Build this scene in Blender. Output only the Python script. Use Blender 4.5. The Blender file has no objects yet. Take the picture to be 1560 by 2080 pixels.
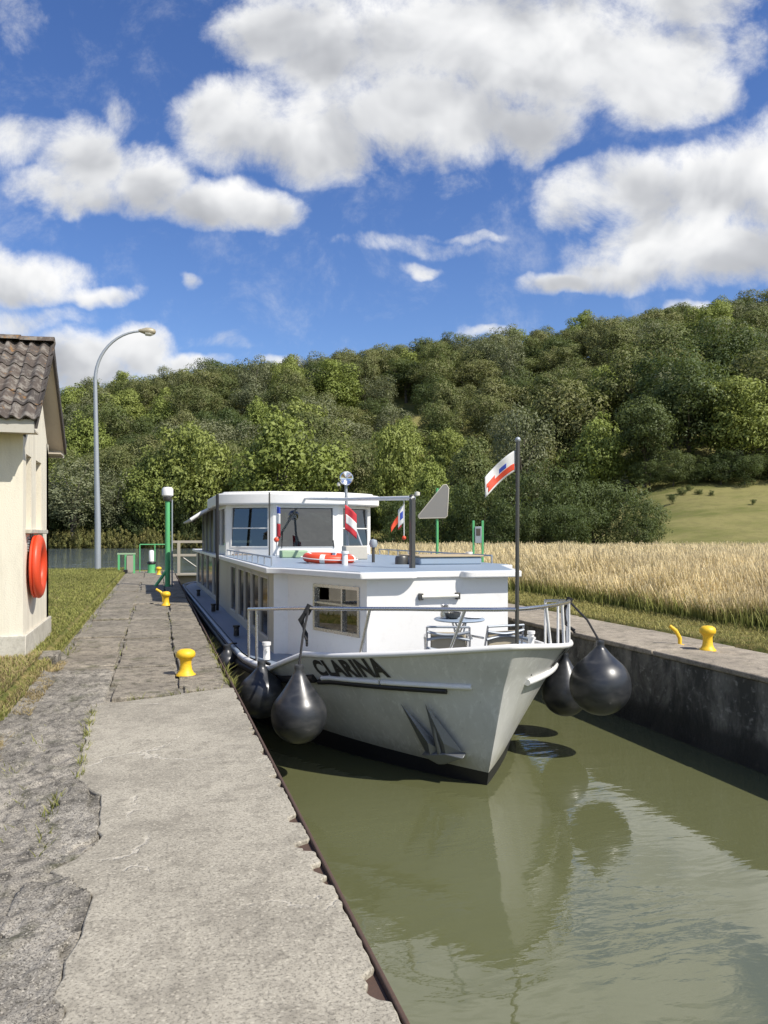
import bpy, bmesh, math, random
import numpy as np
from mathutils import Vector, Matrix

random.seed(7)
rng = np.random.default_rng(11)
scene = bpy.context.scene
COL = scene.collection
TH = math.radians(16.5)
CT, ST = math.cos(TH), math.sin(TH)

# ------------------------------------------------------------------ camera
cam_d = bpy.data.cameras.new("camera")
cam = bpy.data.objects.new("camera", cam_d)
COL.objects.link(cam)
cam.location = (0, 0, 1.5)
cam.rotation_euler = (math.radians(90), 0, -TH)
cam_d.sensor_fit = 'VERTICAL'
cam_d.sensor_height = 24
cam_d.lens = 1563 / 2080 * 24
cam_d.shift_y = 48 / 2080
cam_d.clip_start = 0.05
cam_d.clip_end = 3000
scene.camera = cam

# ------------------------------------------------------------------ light
SUN_EL = math.radians(48)
SUN_AZ = Vector((0.63, -0.777, 0)).normalized()
SUN = Vector((SUN_AZ.x * math.cos(SUN_EL), SUN_AZ.y * math.cos(SUN_EL), math.sin(SUN_EL)))
sun_d = bpy.data.lights.new("sun", 'SUN')
sun_d.energy = 4.7
sun_d.angle = math.radians(0.53)
sun_d.color = (1.0, 0.95, 0.87)
sun = bpy.data.objects.new("sun", sun_d)
COL.objects.link(sun)
sun.rotation_euler = SUN.to_track_quat('Z', 'Y').to_euler()

SKY_STRENGTH = 0.1
scene.view_settings.view_transform = 'Standard'
scene.view_settings.look = 'None'
scene.view_settings.exposure = 0.38
scene.view_settings.gamma = 1.0
scene.view_settings.use_curve_mapping = False
scene.cycles.use_denoising = True
scene.cycles.max_bounces = 7
scene.cycles.transparent_max_bounces = 16
scene.cycles.caustics_reflective = False
scene.cycles.caustics_refractive = False


class NT:
    """small node-tree helper"""
    def __init__(self, tree):
        self.t = tree
    def n(self, typ, **kw):
        nd = self.t.nodes.new(typ)
        for k, v in kw.items():
            setattr(nd, k, v)
        return nd
    def put(self, sock, v):
        if v is None:
            return
        if isinstance(v, bpy.types.NodeSocket):
            self.t.links.new(v, sock)
        else:
            sock.default_value = v
    def m(self, op, a=None, b=None, c=None, clamp=False):
        nd = self.n('ShaderNodeMath', operation=op, use_clamp=clamp)
        for i, v in enumerate((a, b, c)):
            self.put(nd.inputs[i], v)
        return nd.outputs[0]
    def vm(self, op, a=None, b=None):
        nd = self.n('ShaderNodeVectorMath', operation=op)
        self.put(nd.inputs[0], a)
        if b is not None:
            self.put(nd.inputs[1], b)
        return nd.outputs['Value'] if op in ('DOT_PRODUCT', 'LENGTH') else nd.outputs[0]
    def scale(self, a, s):
        nd = self.n('ShaderNodeVectorMath', operation='SCALE')
        self.put(nd.inputs[0], a)
        self.put(nd.inputs['Scale'], s)
        return nd.outputs[0]
    def noise(self, vec, scale, detail=4, rough=0.55, dist=0.0, dim='3D'):
        nd = self.n('ShaderNodeTexNoise', noise_dimensions=dim)
        if vec is not None:
            self.put(nd.inputs['Vector'], vec)
        nd.inputs['Scale'].default_value = scale
        nd.inputs['Detail'].default_value = detail
        nd.inputs['Roughness'].default_value = rough
        nd.inputs['Distortion'].default_value = dist
        return nd
    def ramp(self, fac, stops, interp='LINEAR'):
        nd = self.n('ShaderNodeValToRGB')
        cr = nd.color_ramp
        cr.interpolation = interp
        while len(cr.elements) < len(stops):
            cr.elements.new(0.5)
        for e, (p, c) in zip(cr.elements, stops):
            e.position = p
            e.color = c if len(c) == 4 else (*c, 1)
        self.put(nd.inputs[0], fac)
        return nd.outputs[0]
    def mix(self, fac, a, b, blend='MIX'):
        nd = self.n('ShaderNodeMix', data_type='RGBA', blend_type=blend)
        self.put(nd.inputs[0], fac)
        self.put(nd.inputs[6], a if isinstance(a, bpy.types.NodeSocket) or len(a) == 4 else (*a, 1))
        self.put(nd.inputs[7], b if isinstance(b, bpy.types.NodeSocket) or len(b) == 4 else (*b, 1))
        return nd.outputs[2]
    def smooth(self, x, a, b):
        nd = self.n('ShaderNodeMapRange', interpolation_type='SMOOTHSTEP')
        self.put(nd.inputs[0], x)
        nd.inputs[1].default_value = a
        nd.inputs[2].default_value = b
        return nd.outputs[0]


# ------------------------------------------------------------------ sky: blue air with broken cumulus
# clouds as (u, v, radius u, radius v, weight): bearings (tangents) about the valley's axis
CLOUDS = [(560, 60, 150, 75, 1), (760, 90, 260, 150, 1), (1050, 100, 300, 165, 1), (1320, 120, 180, 130, 1),
          (480, 235, 125, 105, 1), (620, 265, 180, 95, 1), (880, 235, 230, 105, 1), (1080, 250, 110, 75, .9),
          (1400, -20, 160, 90, .9), (1000, -120, 520, 140, 1), (620, -60, 200, 100, .8), (1440, 170, 80, 60, .8),
          (30, 300, 120, 70, .65), (170, 320, 110, 85, 1), (300, 355, 115, 80, 1), (430, 405, 120, 58, 1),
          (540, 420, 100, 45, .9), (160, 385, 160, 48, .8),
          (1180, 395, 95, 75, .9), (1300, 390, 120, 95, 1), (1430, 390, 150, 105, 1), (1580, 370, 190, 140, 1),
          (1360, 500, 200, 85, 1), (1500, 520, 200, 80, 1), (1160, 565, 110, 26, .8), (1270, 545, 130, 45, .9), (1750, 450, 250, 160, 1),
          (60, 560, 150, 62, 1), (200, 592, 90, 28, .85), (-120, 540, 150, 80, 1),
          (170, 745, 140, 80, .95), (285, 720, 80, 62, .9), (390, 745, 70, 25, .8), (560, 738, 60, 18, .75), (60, 650, 150, 40, .5),
          (380, 566, 30, 20, .62), (853, 546, 45, 18, .62), (830, 500, 170, 20, .42), (930, 480, 110, 12, .40), (440, 700, 60, 25, .42),
          (1395, 632, 42, 20, .7), (970, 668, 60, 14, .5), (40, 40, 75, 75, .42), (240, 240, 40, 50, .42), (1530, 110, 60, 70, .42), (925, 365, 45, 30, .4)]
world = bpy.data.worlds.new("World")
scene.world = world
world.use_nodes = True
wt = world.node_tree
wt.nodes.clear()


k = NT(wt)
tc = k.n('ShaderNodeTexCoord')
Nrm = k.vm('NORMALIZE', tc.outputs['Generated'])
fdot = k.vm('DOT_PRODUCT', Nrm, (ST, CT, 0))
fwd = k.m('MAXIMUM', fdot, 0.05)
cmb = k.n('ShaderNodeCombineXYZ')
k.put(cmb.inputs[0], k.m('DIVIDE', k.vm('DOT_PRODUCT', Nrm, (CT, -ST, 0)), fwd))
sepn = k.n('ShaderNodeSeparateXYZ')
k.put(sepn.inputs[0], Nrm)
k.put(cmb.inputs[1], k.m('DIVIDE', sepn.outputs[2], fwd))
P0 = cmb.outputs[0]
w1 = k.noise(P0, 6.5, 4, 0.6)
Pw = k.vm('ADD', P0, k.scale(k.vm('SUBTRACT', w1.outputs['Color'], (0.5, 0.5, 0.5)), 0.085))
acc = hsum = wsum = None
for (x, y, rx, ry, w) in CLOUDS:
    c = ((x - 780) / 1563, (1088 - y) / 1563, 0)
    nd = k.n('ShaderNodeVectorMath', operation='MULTIPLY_ADD')
    k.put(nd.inputs[0], Pw)
    nd.inputs[1].default_value = (1563 / rx / 1.18, 1563 / ry / 1.18, 0)
    nd.inputs[2].default_value = (-c[0] * 1563 / rx / 1.18, -c[1] * 1563 / ry / 1.18, 0)
    q = nd.outputs[0]
    v = k.m('MULTIPLY_ADD', k.vm('DOT_PRODUCT', q, q), -w, w, clamp=True)
    acc = v if acc is None else k.m('SMOOTH_MAX', acc, v, 0.15)
    if w >= 0.8:
        sq = k.n('ShaderNodeSeparateXYZ')
        k.put(sq.inputs[0], q)
        hsum = k.m('MULTIPLY', sq.outputs[1], v) if hsum is None else k.m('MULTIPLY_ADD', sq.outputs[1], v, hsum)
        wsum = v if wsum is None else k.m('ADD', wsum, v)
hrel = k.m('DIVIDE', hsum, k.m('ADD', wsum, 0.12))          # +1 crown of a cloud, -1 its base
fine = k.noise(P0, 8.5, 9, 0.68, 0.25)
rel1 = k.noise(P0, 5.5, 4, 0.5, 0.3)
rel2 = k.noise(k.vm('ADD', P0, (0.020, 0.045, 0)), 5.5, 4, 0.5, 0.3)
dens = k.m('ADD', acc, k.m('MULTIPLY', k.m('SUBTRACT', fine.outputs[0], 0.5), 1.75))
# the rest of the sky: the same broken cumulus
inv = k.m('DIVIDE', 1.0, k.m('ADD', k.m('MAXIMUM', sepn.outputs[2], 0.0), 0.22))
far = k.noise(k.scale(Nrm, inv), 1.25, 6, 0.58, 0.3)
dg = k.m('MULTIPLY', k.m('SUBTRACT', far.outputs[0], 0.44), 4.2)
fw = k.smooth(fdot, 0.50, 0.66)
D0 = k.m('ADD', k.m('MULTIPLY', dens, fw), k.m('MULTIPLY', dg, k.m('SUBTRACT', 1.0, fw)))
alpha = k.m('MULTIPLY', k.smooth(D0, 0.08, 0.82), k.m('MAXIMUM', k.smooth(acc, 0.0, 0.22), k.m('SUBTRACT', 1.0, fw)))
thick = k.smooth(k.m('ADD', acc, k.m('MULTIPLY', dg, 0.0)), 0.1, 0.9)
relief = k.m('SUBTRACT', rel2.outputs[0], rel1.outputs[0])   # > 0 where more cloud lies sunward
shade = k.m('ADD', k.m('ADD', 0.42, k.m('MULTIPLY', hrel, -0.62)), k.m('MULTIPLY', relief, 2.0))
shade = k.m('MULTIPLY', shade, k.m('ADD', 0.35, k.m('MULTIPLY', thick, 0.65)), clamp=True)
CLOUD_LIT = 1.0 / SKY_STRENGTH * 0.78
lit = k.ramp(shade, [(0.0, (1.0, 1.0, 1.0)), (0.28, (0.84, 0.85, 0.865)), (0.60, (0.60, 0.615, 0.645)), (1.0, (0.44, 0.455, 0.49))])
cl = k.scale(lit, CLOUD_LIT)
sky = k.n('ShaderNodeTexSky', sky_type='NISHITA')
sky.sun_disc = False
sky.sun_elevation = SUN_EL
sky.sun_rotation = math.atan2(SUN.x, SUN.y)
sky.air_density = 1.0
sky.dust_density = 0.3
sky.ozone_density = 2.5
hs = k.n('ShaderNodeHueSaturation')
hs.inputs['Saturation'].default_value = 1.22
hs.inputs['Hue'].default_value = 0.514
hs.inputs['Value'].default_value = 1.14
k.put(hs.inputs['Color'], sky.outputs[0])
skyc = k.mix(alpha, hs.outputs[0], cl)
bg = k.n('ShaderNodeBackground')
bg.inputs['Strength'].default_value = SKY_STRENGTH
k.put(bg.inputs['Color'], skyc)
wo = k.n('ShaderNodeOutputWorld')
wt.links.new(bg.outputs[0], wo.inputs[0])
world.cycles.sampling_method = 'MANUAL'
world.cycles.sample_map_resolution = 256


# ------------------------------------------------------------------ materials
MATS = {}


def new_mat(name):
    m = bpy.data.materials.new(name)
    m.use_nodes = True
    t = m.node_tree
    b = t.nodes['Principled BSDF']
    MATS[name] = m
    return m, NT(t), b


def bump(k, b, h, strength, dist=0.01):
    nd = k.n('ShaderNodeBump')
    nd.inputs['Strength'].default_value = strength
    nd.inputs['Distance'].default_value = dist
    k.put(nd.inputs['Height'], h)
    k.t.links.new(nd.outputs[0], b.inputs['Normal'])
    return nd


def coords(k, which='Object'):
    return k.n('ShaderNodeTexCoord').outputs[which]


def world_pos(k):
    return k.n('ShaderNodeNewGeometry').outputs['Position']


def paint(name, col, rough=0.4, metal=0.0, var=0.12, scale=6.0, dirt=(0.25, 0.22, 0.17), dirt_amt=0.12, bumpy=0.03, spec=0.5):
    """painted or plain surface with uneven tone, faint grime and a slight unevenness"""
    m, k, b = new_mat(name)
    o = world_pos(k)
    n1 = k.noise(o, scale, 6, 0.6)
    n2 = k.noise(o, scale * 6, 5, 0.65)
    c = k.mix(k.m('MULTIPLY', k.m('SUBTRACT', n1.outputs[0], 0.3), var * 2, clamp=True), col, tuple(x * 0.78 for x in col))
    g = k.m('MULTIPLY', k.smooth(n2.outputs[0], 0.50, 0.78), dirt_amt)
    c = k.mix(g, c, dirt)
    k.put(b.inputs['Base Color'], c)
    k.put(b.inputs['Roughness'], k.m('ADD', rough, k.m('MULTIPLY', k.m('SUBTRACT', n2.outputs[0], 0.5), 0.2)))
    b.inputs['Metallic'].default_value = metal
    b.inputs['Specular IOR Level'].default_value = spec
    if bumpy:
        bump(k, b, n1.outputs[0], bumpy, 0.02)
    return m


def concrete(name, light, dark, speck=0.5, scale=1.0, rough=0.9, moss=0.0, bump_s=0.6, cracks=False, blotch=0.8):
    m, k, b = new_mat(name)
    o = world_pos(k)
    big = k.noise(o, 1.1 * scale, 6, 0.62)
    mid = k.noise(o, 7 * scale, 6, 0.65, 0.3)
    fine = k.noise(o, 85 * scale, 4, 0.85)
    vor = k.n('ShaderNodeTexVoronoi', feature='F1')
    k.put(vor.inputs['Vector'], o)
    vor.inputs['Scale'].default_value = 52 * scale
    c = k.mix(k.smooth(big.outputs[0], 0.35, 0.68), light, tuple(l * 0.55 + d * 0.45 for l, d in zip(light, dark)))
    c = k.mix(k.m('MULTIPLY', k.smooth(mid.outputs[0], 0.44, 0.70), blotch), c, dark)
    sp = k.m('MULTIPLY', k.smooth(fine.outputs[0], 0.49, 0.62), speck)
    c = k.mix(sp, c, tuple(d * 0.55 for d in dark))
    pale = k.m('MULTIPLY', k.smooth(vor.outputs['Distance'], 0.34, 0.16), speck * 0.6)
    c = k.mix(pale, c, tuple(min(1, l * 1.35) for l in light))
    med = k.noise(o, 26 * scale, 4, 0.7)
    c = k.mix(k.m('MULTIPLY', k.smooth(med.outputs[0], 0.50, 0.66), 0.35), c, tuple(d * 0.7 for d in dark))
    h = k.m('ADD', k.m('MULTIPLY', mid.outputs[0], 0.75), k.m('MULTIPLY', med.outputs[0], 0.25))
    if cracks:
        v2 = k.n('ShaderNodeTexVoronoi', feature='DISTANCE_TO_EDGE')
        wv = k.vm('ADD', o, k.scale(k.vm('SUBTRACT', k.noise(o, 2.5, 5, 0.6).outputs['Color'], (.5, .5, .5)), 0.7))
        k.put(v2.inputs['Vector'], wv)
        v2.inputs['Scale'].default_value = 0.55
        line = k.smooth(v2.outputs['Distance'], 0.010, 0.003)
        keep = k.smooth(k.noise(o, 1.7, 3).outputs[0], 0.50, 0.58)
        c = k.mix(k.m('MULTIPLY', k.m('MULTIPLY', line, keep), 0.6), c, (0.50, 0.46, 0.38))
        h = k.m('SUBTRACT', h, k.m('MULTIPLY', k.m('MULTIPLY', line, keep), 0.8))
    if moss:
        ms = k.m('MULTIPLY', k.smooth(k.noise(o, 3.2, 7, 0.7).outputs[0], 0.52, 0.68), moss)
        c = k.mix(ms, c, (0.055, 0.06, 0.025))
    k.put(b.inputs['Base Color'], c)
    b.inputs['Roughness'].default_value = rough
    b.inputs['Specular IOR Level'].default_value = 0.25
    bump(k, b, h, bump_s, 0.02)
    return m


paint("white_paint", (0.75, 0.74, 0.71), 0.35, var=0.10, scale=2.0, dirt_amt=0.10)
paint("side_shade_tan", (0.40, 0.37, 0.30), 0.45, var=0.2, scale=3.0, dirt_amt=0.2)  # cabin sides: the shade on them is put into this darker tan
paint("roof_grey", (0.27, 0.335, 0.41), 0.38, var=0.18, scale=1.5, dirt_amt=0.10)
paint("deck_grey", (0.20, 0.245, 0.31), 0.5, var=0.2, scale=2.0, dirt_amt=0.12)
paint("black_paint", (0.012, 0.012, 0.013), 0.5, var=0.3, dirt_amt=0.05)
paint("letter_black", (0.03, 0.028, 0.025), 0.6, var=0.3, dirt=(0.3, 0.28, 0.25), dirt_amt=0.25, scale=12)
paint("dark_steel", (0.10, 0.098, 0.09), 0.42, 0.6, var=0.3, scale=9)
paint("stainless", (0.55, 0.55, 0.55), 0.28, 0.95, var=0.08, scale=3, dirt_amt=0.0, bumpy=0)
paint("galvanised", (0.34, 0.37, 0.40), 0.5, 0.35, var=0.2, scale=2)
paint("anchor_grey", (0.20, 0.21, 0.215), 0.42, 0.5, var=0.3, scale=12, dirt=(0.12, 0.07, 0.03), dirt_amt=0.2)
paint("orange_ring", (0.66, 0.065, 0.02), 0.45, var=0.15, scale=8, dirt_amt=0.12)
paint("yellow_paint", (0.80, 0.50, 0.02), 0.5, var=0.2, scale=9, dirt=(0.16, 0.09, 0.04), dirt_amt=0.6)
paint("green_paint", (0.10, 0.42, 0.16), 0.5, var=0.2, scale=5, dirt_amt=0.2)
paint("pale_green", (0.30, 0.42, 0.26), 0.6, var=0.2, scale=5, dirt_amt=0.3)
paint("tan_wood", (0.42, 0.33, 0.20), 0.7, var=0.3, scale=8, dirt_amt=0.2)
paint("old_wood", (0.33, 0.30, 0.24), 0.85, var=0.35, scale=6, dirt_amt=0.3)
paint("interior", (0.28, 0.21, 0.15), 0.7, var=0.2, scale=3)
paint("interior_dark", (0.07, 0.06, 0.05), 0.7, var=0.2, scale=3)
paint("red_cloth", (0.5, 0.03, 0.04), 0.85, var=0.2, scale=12)
paint("white_cloth", (0.72, 0.71, 0.68), 0.9, var=0.15, scale=12)
paint("blue_cloth", (0.04, 0.08, 0.42), 0.85, var=0.2, scale=12)
paint("canvas", (0.50, 0.47, 0.40), 0.9, var=0.2, scale=3, dirt_amt=0.2)
paint("tarp_dark", (0.07, 0.065, 0.05), 0.45, var=0.5, scale=4, dirt=(0.22, 0.20, 0.16), dirt_amt=0.6)
paint("cushion", (0.36, 0.31, 0.22), 0.9, var=0.5, scale=18)
paint("rope_black", (0.015, 0.015, 0.016), 0.9, bumpy=0)
paint("soffit", (0.50, 0.44, 0.35), 0.8, var=0.2, scale=3)
paint("barge_board", (0.055, 0.045, 0.038), 0.7, var=0.3, scale=6)
paint("rust", (0.075, 0.045, 0.032), 0.85, var=0.4, scale=14, dirt=(0.12, 0.06, 0.035), dirt_amt=0.6, bumpy=0.3)
paint("lamp_shell", (0.35, 0.31, 0.22), 0.5, 0.2, var=0.2, scale=4)
paint("lamp_glass", (0.62, 0.60, 0.52), 0.25, var=0.1)
paint("sign_back", (0.27, 0.26, 0.24), 0.5, 0.3, var=0.15, scale=2)
paint("chrome", (0.75, 0.75, 0.75), 0.12, 1.0, var=0.05)

# hull: pale grey gloss over plate, scuffed; paler streaks painted as light off water
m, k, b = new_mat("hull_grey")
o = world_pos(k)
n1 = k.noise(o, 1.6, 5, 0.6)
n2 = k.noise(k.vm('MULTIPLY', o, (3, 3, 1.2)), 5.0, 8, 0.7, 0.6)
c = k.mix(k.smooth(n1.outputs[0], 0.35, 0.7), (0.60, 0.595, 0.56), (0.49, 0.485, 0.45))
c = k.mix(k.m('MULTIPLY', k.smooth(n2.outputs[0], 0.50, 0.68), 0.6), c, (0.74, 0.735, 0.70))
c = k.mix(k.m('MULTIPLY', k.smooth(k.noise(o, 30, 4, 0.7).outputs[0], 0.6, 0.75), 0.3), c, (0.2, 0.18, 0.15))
szz = k.n('ShaderNodeSeparateXYZ')
k.put(szz.inputs[0], o)
scum = k.m('MULTIPLY', k.smooth(k.m('ADD', szz.outputs[2], k.m('MULTIPLY', n2.outputs[0], 0.35)), -0.50, -0.72), 0.5)
c = k.mix(scum, c, (0.24, 0.22, 0.15))
strk = k.noise(k.vm('MULTIPLY', o, (9, 9, 0.7)), 2.2, 6, 0.7)
c = k.mix(k.m('MULTIPLY', k.smooth(strk.outputs[0], 0.60, 0.74), 0.28), c, (0.26, 0.20, 0.14))
k.put(b.inputs['Base Color'], c)
b.inputs['Roughness'].default_value = 0.30
bump(k, b, n1.outputs[0], 0.12, 0.03)

# rubber fender
m, k, b = new_mat("rubber")
o = world_pos(k)
n1 = k.noise(k.vm('MULTIPLY', o, (2, 2, 5)), 2.0, 5, 0.55, 0.5)
c = k.mix(k.smooth(n1.outputs[0], 0.42, 0.80), (0.020, 0.022, 0.025), (0.052, 0.052, 0.053))
k.put(b.inputs['Base Color'], c)
k.put(b.inputs['Roughness'], k.m('ADD', 0.26, k.m('MULTIPLY', n1.outputs[0], 0.20)))
b.inputs['Specular IOR Level'].default_value = 0.6

# window glass
m, k, b = new_mat("glass")
t = m.node_tree
gl = k.n('ShaderNodeBsdfGlossy')
gl.inputs['Roughness'].default_value = 0.015
tr = k.n('ShaderNodeBsdfTransparent')
tr.inputs['Color'].default_value = (0.30, 0.36, 0.36, 1)
fr = k.n('ShaderNodeFresnel')
fr.inputs['IOR'].default_value = 1.5
mx = k.n('ShaderNodeMixShader')
k.put(mx.inputs[0], k.m('ADD', fr.outputs[0], 0.14, clamp=True))
t.links.new(tr.outputs[0], mx.inputs[1])
t.links.new(gl.outputs[0], mx.inputs[2])
t.links.new(mx.outputs[0], t.nodes['Material Output'].inputs[0])

# tinted side windows
m, k, b = new_mat("smoked_glass")
k.put(b.inputs['Base Color'], k.mix(k.smooth(k.noise(world_pos(k), 2.5, 4, 0.6).outputs[0], 0.45, 0.65), (0.006, 0.007, 0.008), (0.030, 0.029, 0.026)))
b.inputs['Roughness'].default_value = 0.12
b.inputs['IOR'].default_value = 1.15

# water: murky green canal
def water_mat(name, deep, waves, sx):
    m, k, b = new_mat(name)
    o = world_pos(k)
    mud = k.noise(o, 0.5, 4, 0.6)
    k.put(b.inputs['Base Color'], k.mix(mud.outputs[0], deep, tuple(x * 1.25 for x in deep)))
    b.inputs['Roughness'].default_value = 0.03
    b.inputs['IOR'].default_value = 1.9
    v = k.vm('MULTIPLY', o, (sx, 1, 1))
    w1 = k.noise(v, 2.2, 3, 0.5, 0.6)
    w2 = k.noise(v, 9.0, 3, 0.55, 0.3)
    patch = k.smooth(k.noise(o, 0.45, 2).outputs[0], 0.35, 0.65)
    h = k.m('ADD', w1.outputs[0], k.m('MULTIPLY', k.m('MULTIPLY', w2.outputs[0], 0.40), patch))
    bump(k, b, h, waves, 0.05)
    return m
water_mat("canal_water", (0.092, 0.097, 0.044), 0.16, 0.45)
water_mat("river_water", (0.105, 0.135, 0.150), 1.0, 0.3)

# concretes
concrete("slab_concrete", (0.40, 0.365, 0.29), (0.15, 0.134, 0.105), 0.72, 0.85, bump_s=0.5, cracks=True, blotch=0.45)
concrete("old_slab", (0.33, 0.29, 0.225), (0.065, 0.058, 0.046), 0.8, 1.2, moss=0.6, bump_s=1.0)
concrete("coping", (0.40, 0.345, 0.265), (0.15, 0.13, 0.10), 0.6, 0.8, moss=0.3, bump_s=0.8)
concrete("rough_stone", (0.35, 0.318, 0.262), (0.034, 0.031, 0.026), 0.9, 1.3, moss=0.5, bump_s=1.6)
concrete("aggregate", (0.37, 0.34, 0.285), (0.075, 0.068, 0.055), 1.0, 1.3, bump_s=1.5)
concrete("plinth", (0.56, 0.53, 0.45), (0.36, 0.33, 0.27), 0.15, 0.8, bump_s=0.2)

# chamber wall: dark wet concrete with streaks and lichen
m, k, b = new_mat("chamber_wall")
o = world_pos(k)
sepz = k.n('ShaderNodeSeparateXYZ')
k.put(sepz.inputs[0], o)
st = k.noise(k.vm('MULTIPLY', o, (1, 1.2, 0.6)), 1.6, 8, 0.7, 0.4)
sp = k.noise(o, 9, 8, 0.75)
c = k.mix(k.smooth(st.outputs[0], 0.4, 0.68), (0.060, 0.056, 0.045), (0.26, 0.24, 0.195))
c = k.mix(k.m('MULTIPLY', k.smooth(sp.outputs[0], 0.54, 0.66), 0.6), c, (0.40, 0.375, 0.32))
wet = k.smooth(k.m('ADD', sepz.outputs[2], k.m('MULTIPLY', st.outputs[0], 0.5)), -0.30, -0.52)
c = k.mix(k.m('MULTIPLY', wet, 0.88), c, (0.014, 0.014, 0.011))
k.put(b.inputs['Base Color'], c)
k.put(b.inputs['Roughness'], k.m('SUBTRACT', 0.95, k.m('MULTIPLY', wet, 0.35)))
bump(k, b, k.m('ADD', sp.outputs[0], st.outputs[0]), 0.8, 0.03)

# rendered house wall
m, k, b = new_mat("render_wall")
o = world_pos(k)
n1 = k.noise(k.vm('MULTIPLY', o, (3, 3, 0.5)), 2.0, 6, 0.65)
n2 = k.noise(o, 60, 4, 0.6)
c = k.mix(k.smooth(n1.outputs[0], 0.4, 0.75), (0.74, 0.685, 0.55), (0.60, 0.55, 0.44))
c = k.mix(k.m('MULTIPLY', k.smooth(n2.outputs[0], 0.55, 0.75), 0.2), c, (0.35, 0.31, 0.24))
k.put(b.inputs['Base Color'], c)
b.inputs['Roughness'].default_value = 0.9
bump(k, b, n2.outputs[0], 0.35, 0.01)

# roof tile with lichen
m, k, b = new_mat("roof_tile")
o = world_pos(k)
oi = k.n('ShaderNodeObjectInfo')
n1 = k.noise(o, 9, 6, 0.7)
n2 = k.noise(o, 22, 6, 0.7)
c = k.mix(oi.outputs['Random'], (0.050, 0.042, 0.036), (0.105, 0.080, 0.062))
c = k.mix(k.m('MULTIPLY', k.smooth(n1.outputs[0], 0.46, 0.62), 0.8), c, (0.22, 0.20, 0.17))
c = k.mix(k.m('MULTIPLY', k.smooth(n2.outputs[0], 0.56, 0.66), 0.75), c, (0.06, 0.05, 0.04))
c = k.mix(k.m('MULTIPLY', k.smooth(k.noise(o, 6, 5, 0.7).outputs[0], 0.58, 0.68), 0.7), c, (0.27, 0.14, 0.04))
k.put(b.inputs['Base Color'], c)
b.inputs['Roughness'].default_value = 0.9
bump(k, b, n2.outputs[0], 0.6, 0.01)

# ground sheet: lawn near the lock, straw field, hill meadow, woodland floor
m, k, b = new_mat("ground")
o = world_pos(k)
s3 = k.n('ShaderNodeSeparateXYZ')
k.put(s3.inputs[0], o)
n1 = k.noise(o, 0.35, 6, 0.65)
n2 = k.noise(o, 5, 6, 0.7)
n3 = k.noise(k.vm('MULTIPLY', o, (0.6, 1.4, 2.0)), 0.12, 6, 0.65)
lawn = k.mix(k.smooth(n2.outputs[0], 0.40, 0.65), (0.10, 0.115, 0.03), (0.23, 0.185, 0.075))
straw = k.mix(n2.outputs[0], (0.12, 0.12, 0.04), (0.30, 0.24, 0.11))
meadow = k.mix(k.smooth(n3.outputs[0], 0.40, 0.60), (0.125, 0.130, 0.040), (0.230, 0.205, 0.082))
meadow = k.mix(k.m('MULTIPLY', k.smooth(k.noise(o, 0.9, 6, 0.7).outputs[0], 0.45, 0.65), 0.55), meadow, (0.155, 0.135, 0.060))
meadow = k.mix(k.m('MULTIPLY', n2.outputs[0], 0.35), meadow, (0.11, 0.125, 0.035))
ff = k.smooth(s3.outputs[0], 9.2, 11.5)
c = k.mix(ff, lawn, straw)
dd = k.vm('DOT_PRODUCT', o, (ST, CT, 0))
c = k.mix(k.smooth(dd, 50, 60), c, meadow)
k.put(b.inputs['Base Color'], c)
b.inputs['Roughness'].default_value = 0.95
b.inputs['Specular IOR Level'].default_value = 0.1
bump(k, b, n2.outputs[0], 0.6, 0.08)


def leaf_mat(name, a, bcol, c2, trans=0.35):
    """leaves: tone shifts from tree to tree and from clump to clump"""
    m, k, b = new_mat(name)
    t = m.node_tree
    o = world_pos(k)
    oi = k.n('ShaderNodeObjectInfo')
    n1 = k.noise(o, 0.45, 4, 0.6)
    n2 = k.noise(o, 3.5, 3, 0.6)
    c = k.mix(oi.outputs['Random'], a, bcol)
    c = k.mix(k.m('MULTIPLY', k.smooth(n1.outputs[0], 0.42, 0.66), 0.7), c, c2)
    v = k.m('ADD', 0.80, k.m('MULTIPLY', n2.outputs[0], 0.40))
    c = k.scale(c, v)
    k.put(b.inputs['Base Color'], c)
    b.inputs['Roughness'].default_value = 0.55
    b.inputs['Specular IOR Level'].default_value = 0.25
    tr = k.n('ShaderNodeBsdfTranslucent')
    k.put(tr.inputs['Color'], k.mix(0.5, c, (0.16, 0.20, 0.03)))
    mx = k.n('ShaderNodeMixShader')
    mx.inputs[0].default_value = trans
    t.links.new(b.outputs[0], mx.inputs[1])
    t.links.new(tr.outputs[0], mx.inputs[2])
    t.links.new(mx.outputs[0], t.nodes['Material Output'].inputs[0])
    return m


leaf_mat("leaf_bright", (0.245, 0.300, 0.070), (0.305, 0.345, 0.095), (0.205, 0.245, 0.062))
leaf_mat("leaf_mid", (0.128, 0.170, 0.054), (0.240, 0.250, 0.100), (0.225, 0.208, 0.095))
leaf_mat("leaf_grey", (0.200, 0.222, 0.122), (0.255, 0.268, 0.150), (0.195, 0.200, 0.104))
leaf_mat("leaf_dark", (0.082, 0.118, 0.040), (0.130, 0.162, 0.058), (0.100, 0.122, 0.046))
leaf_mat("leaf_yellow", (0.26, 0.25, 0.085), (0.30, 0.27, 0.10), (0.20, 0.215, 0.07))
paint("bark", (0.085, 0.072, 0.055), 0.9, var=0.4, scale=2.0, dirt_amt=0.3)


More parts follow.
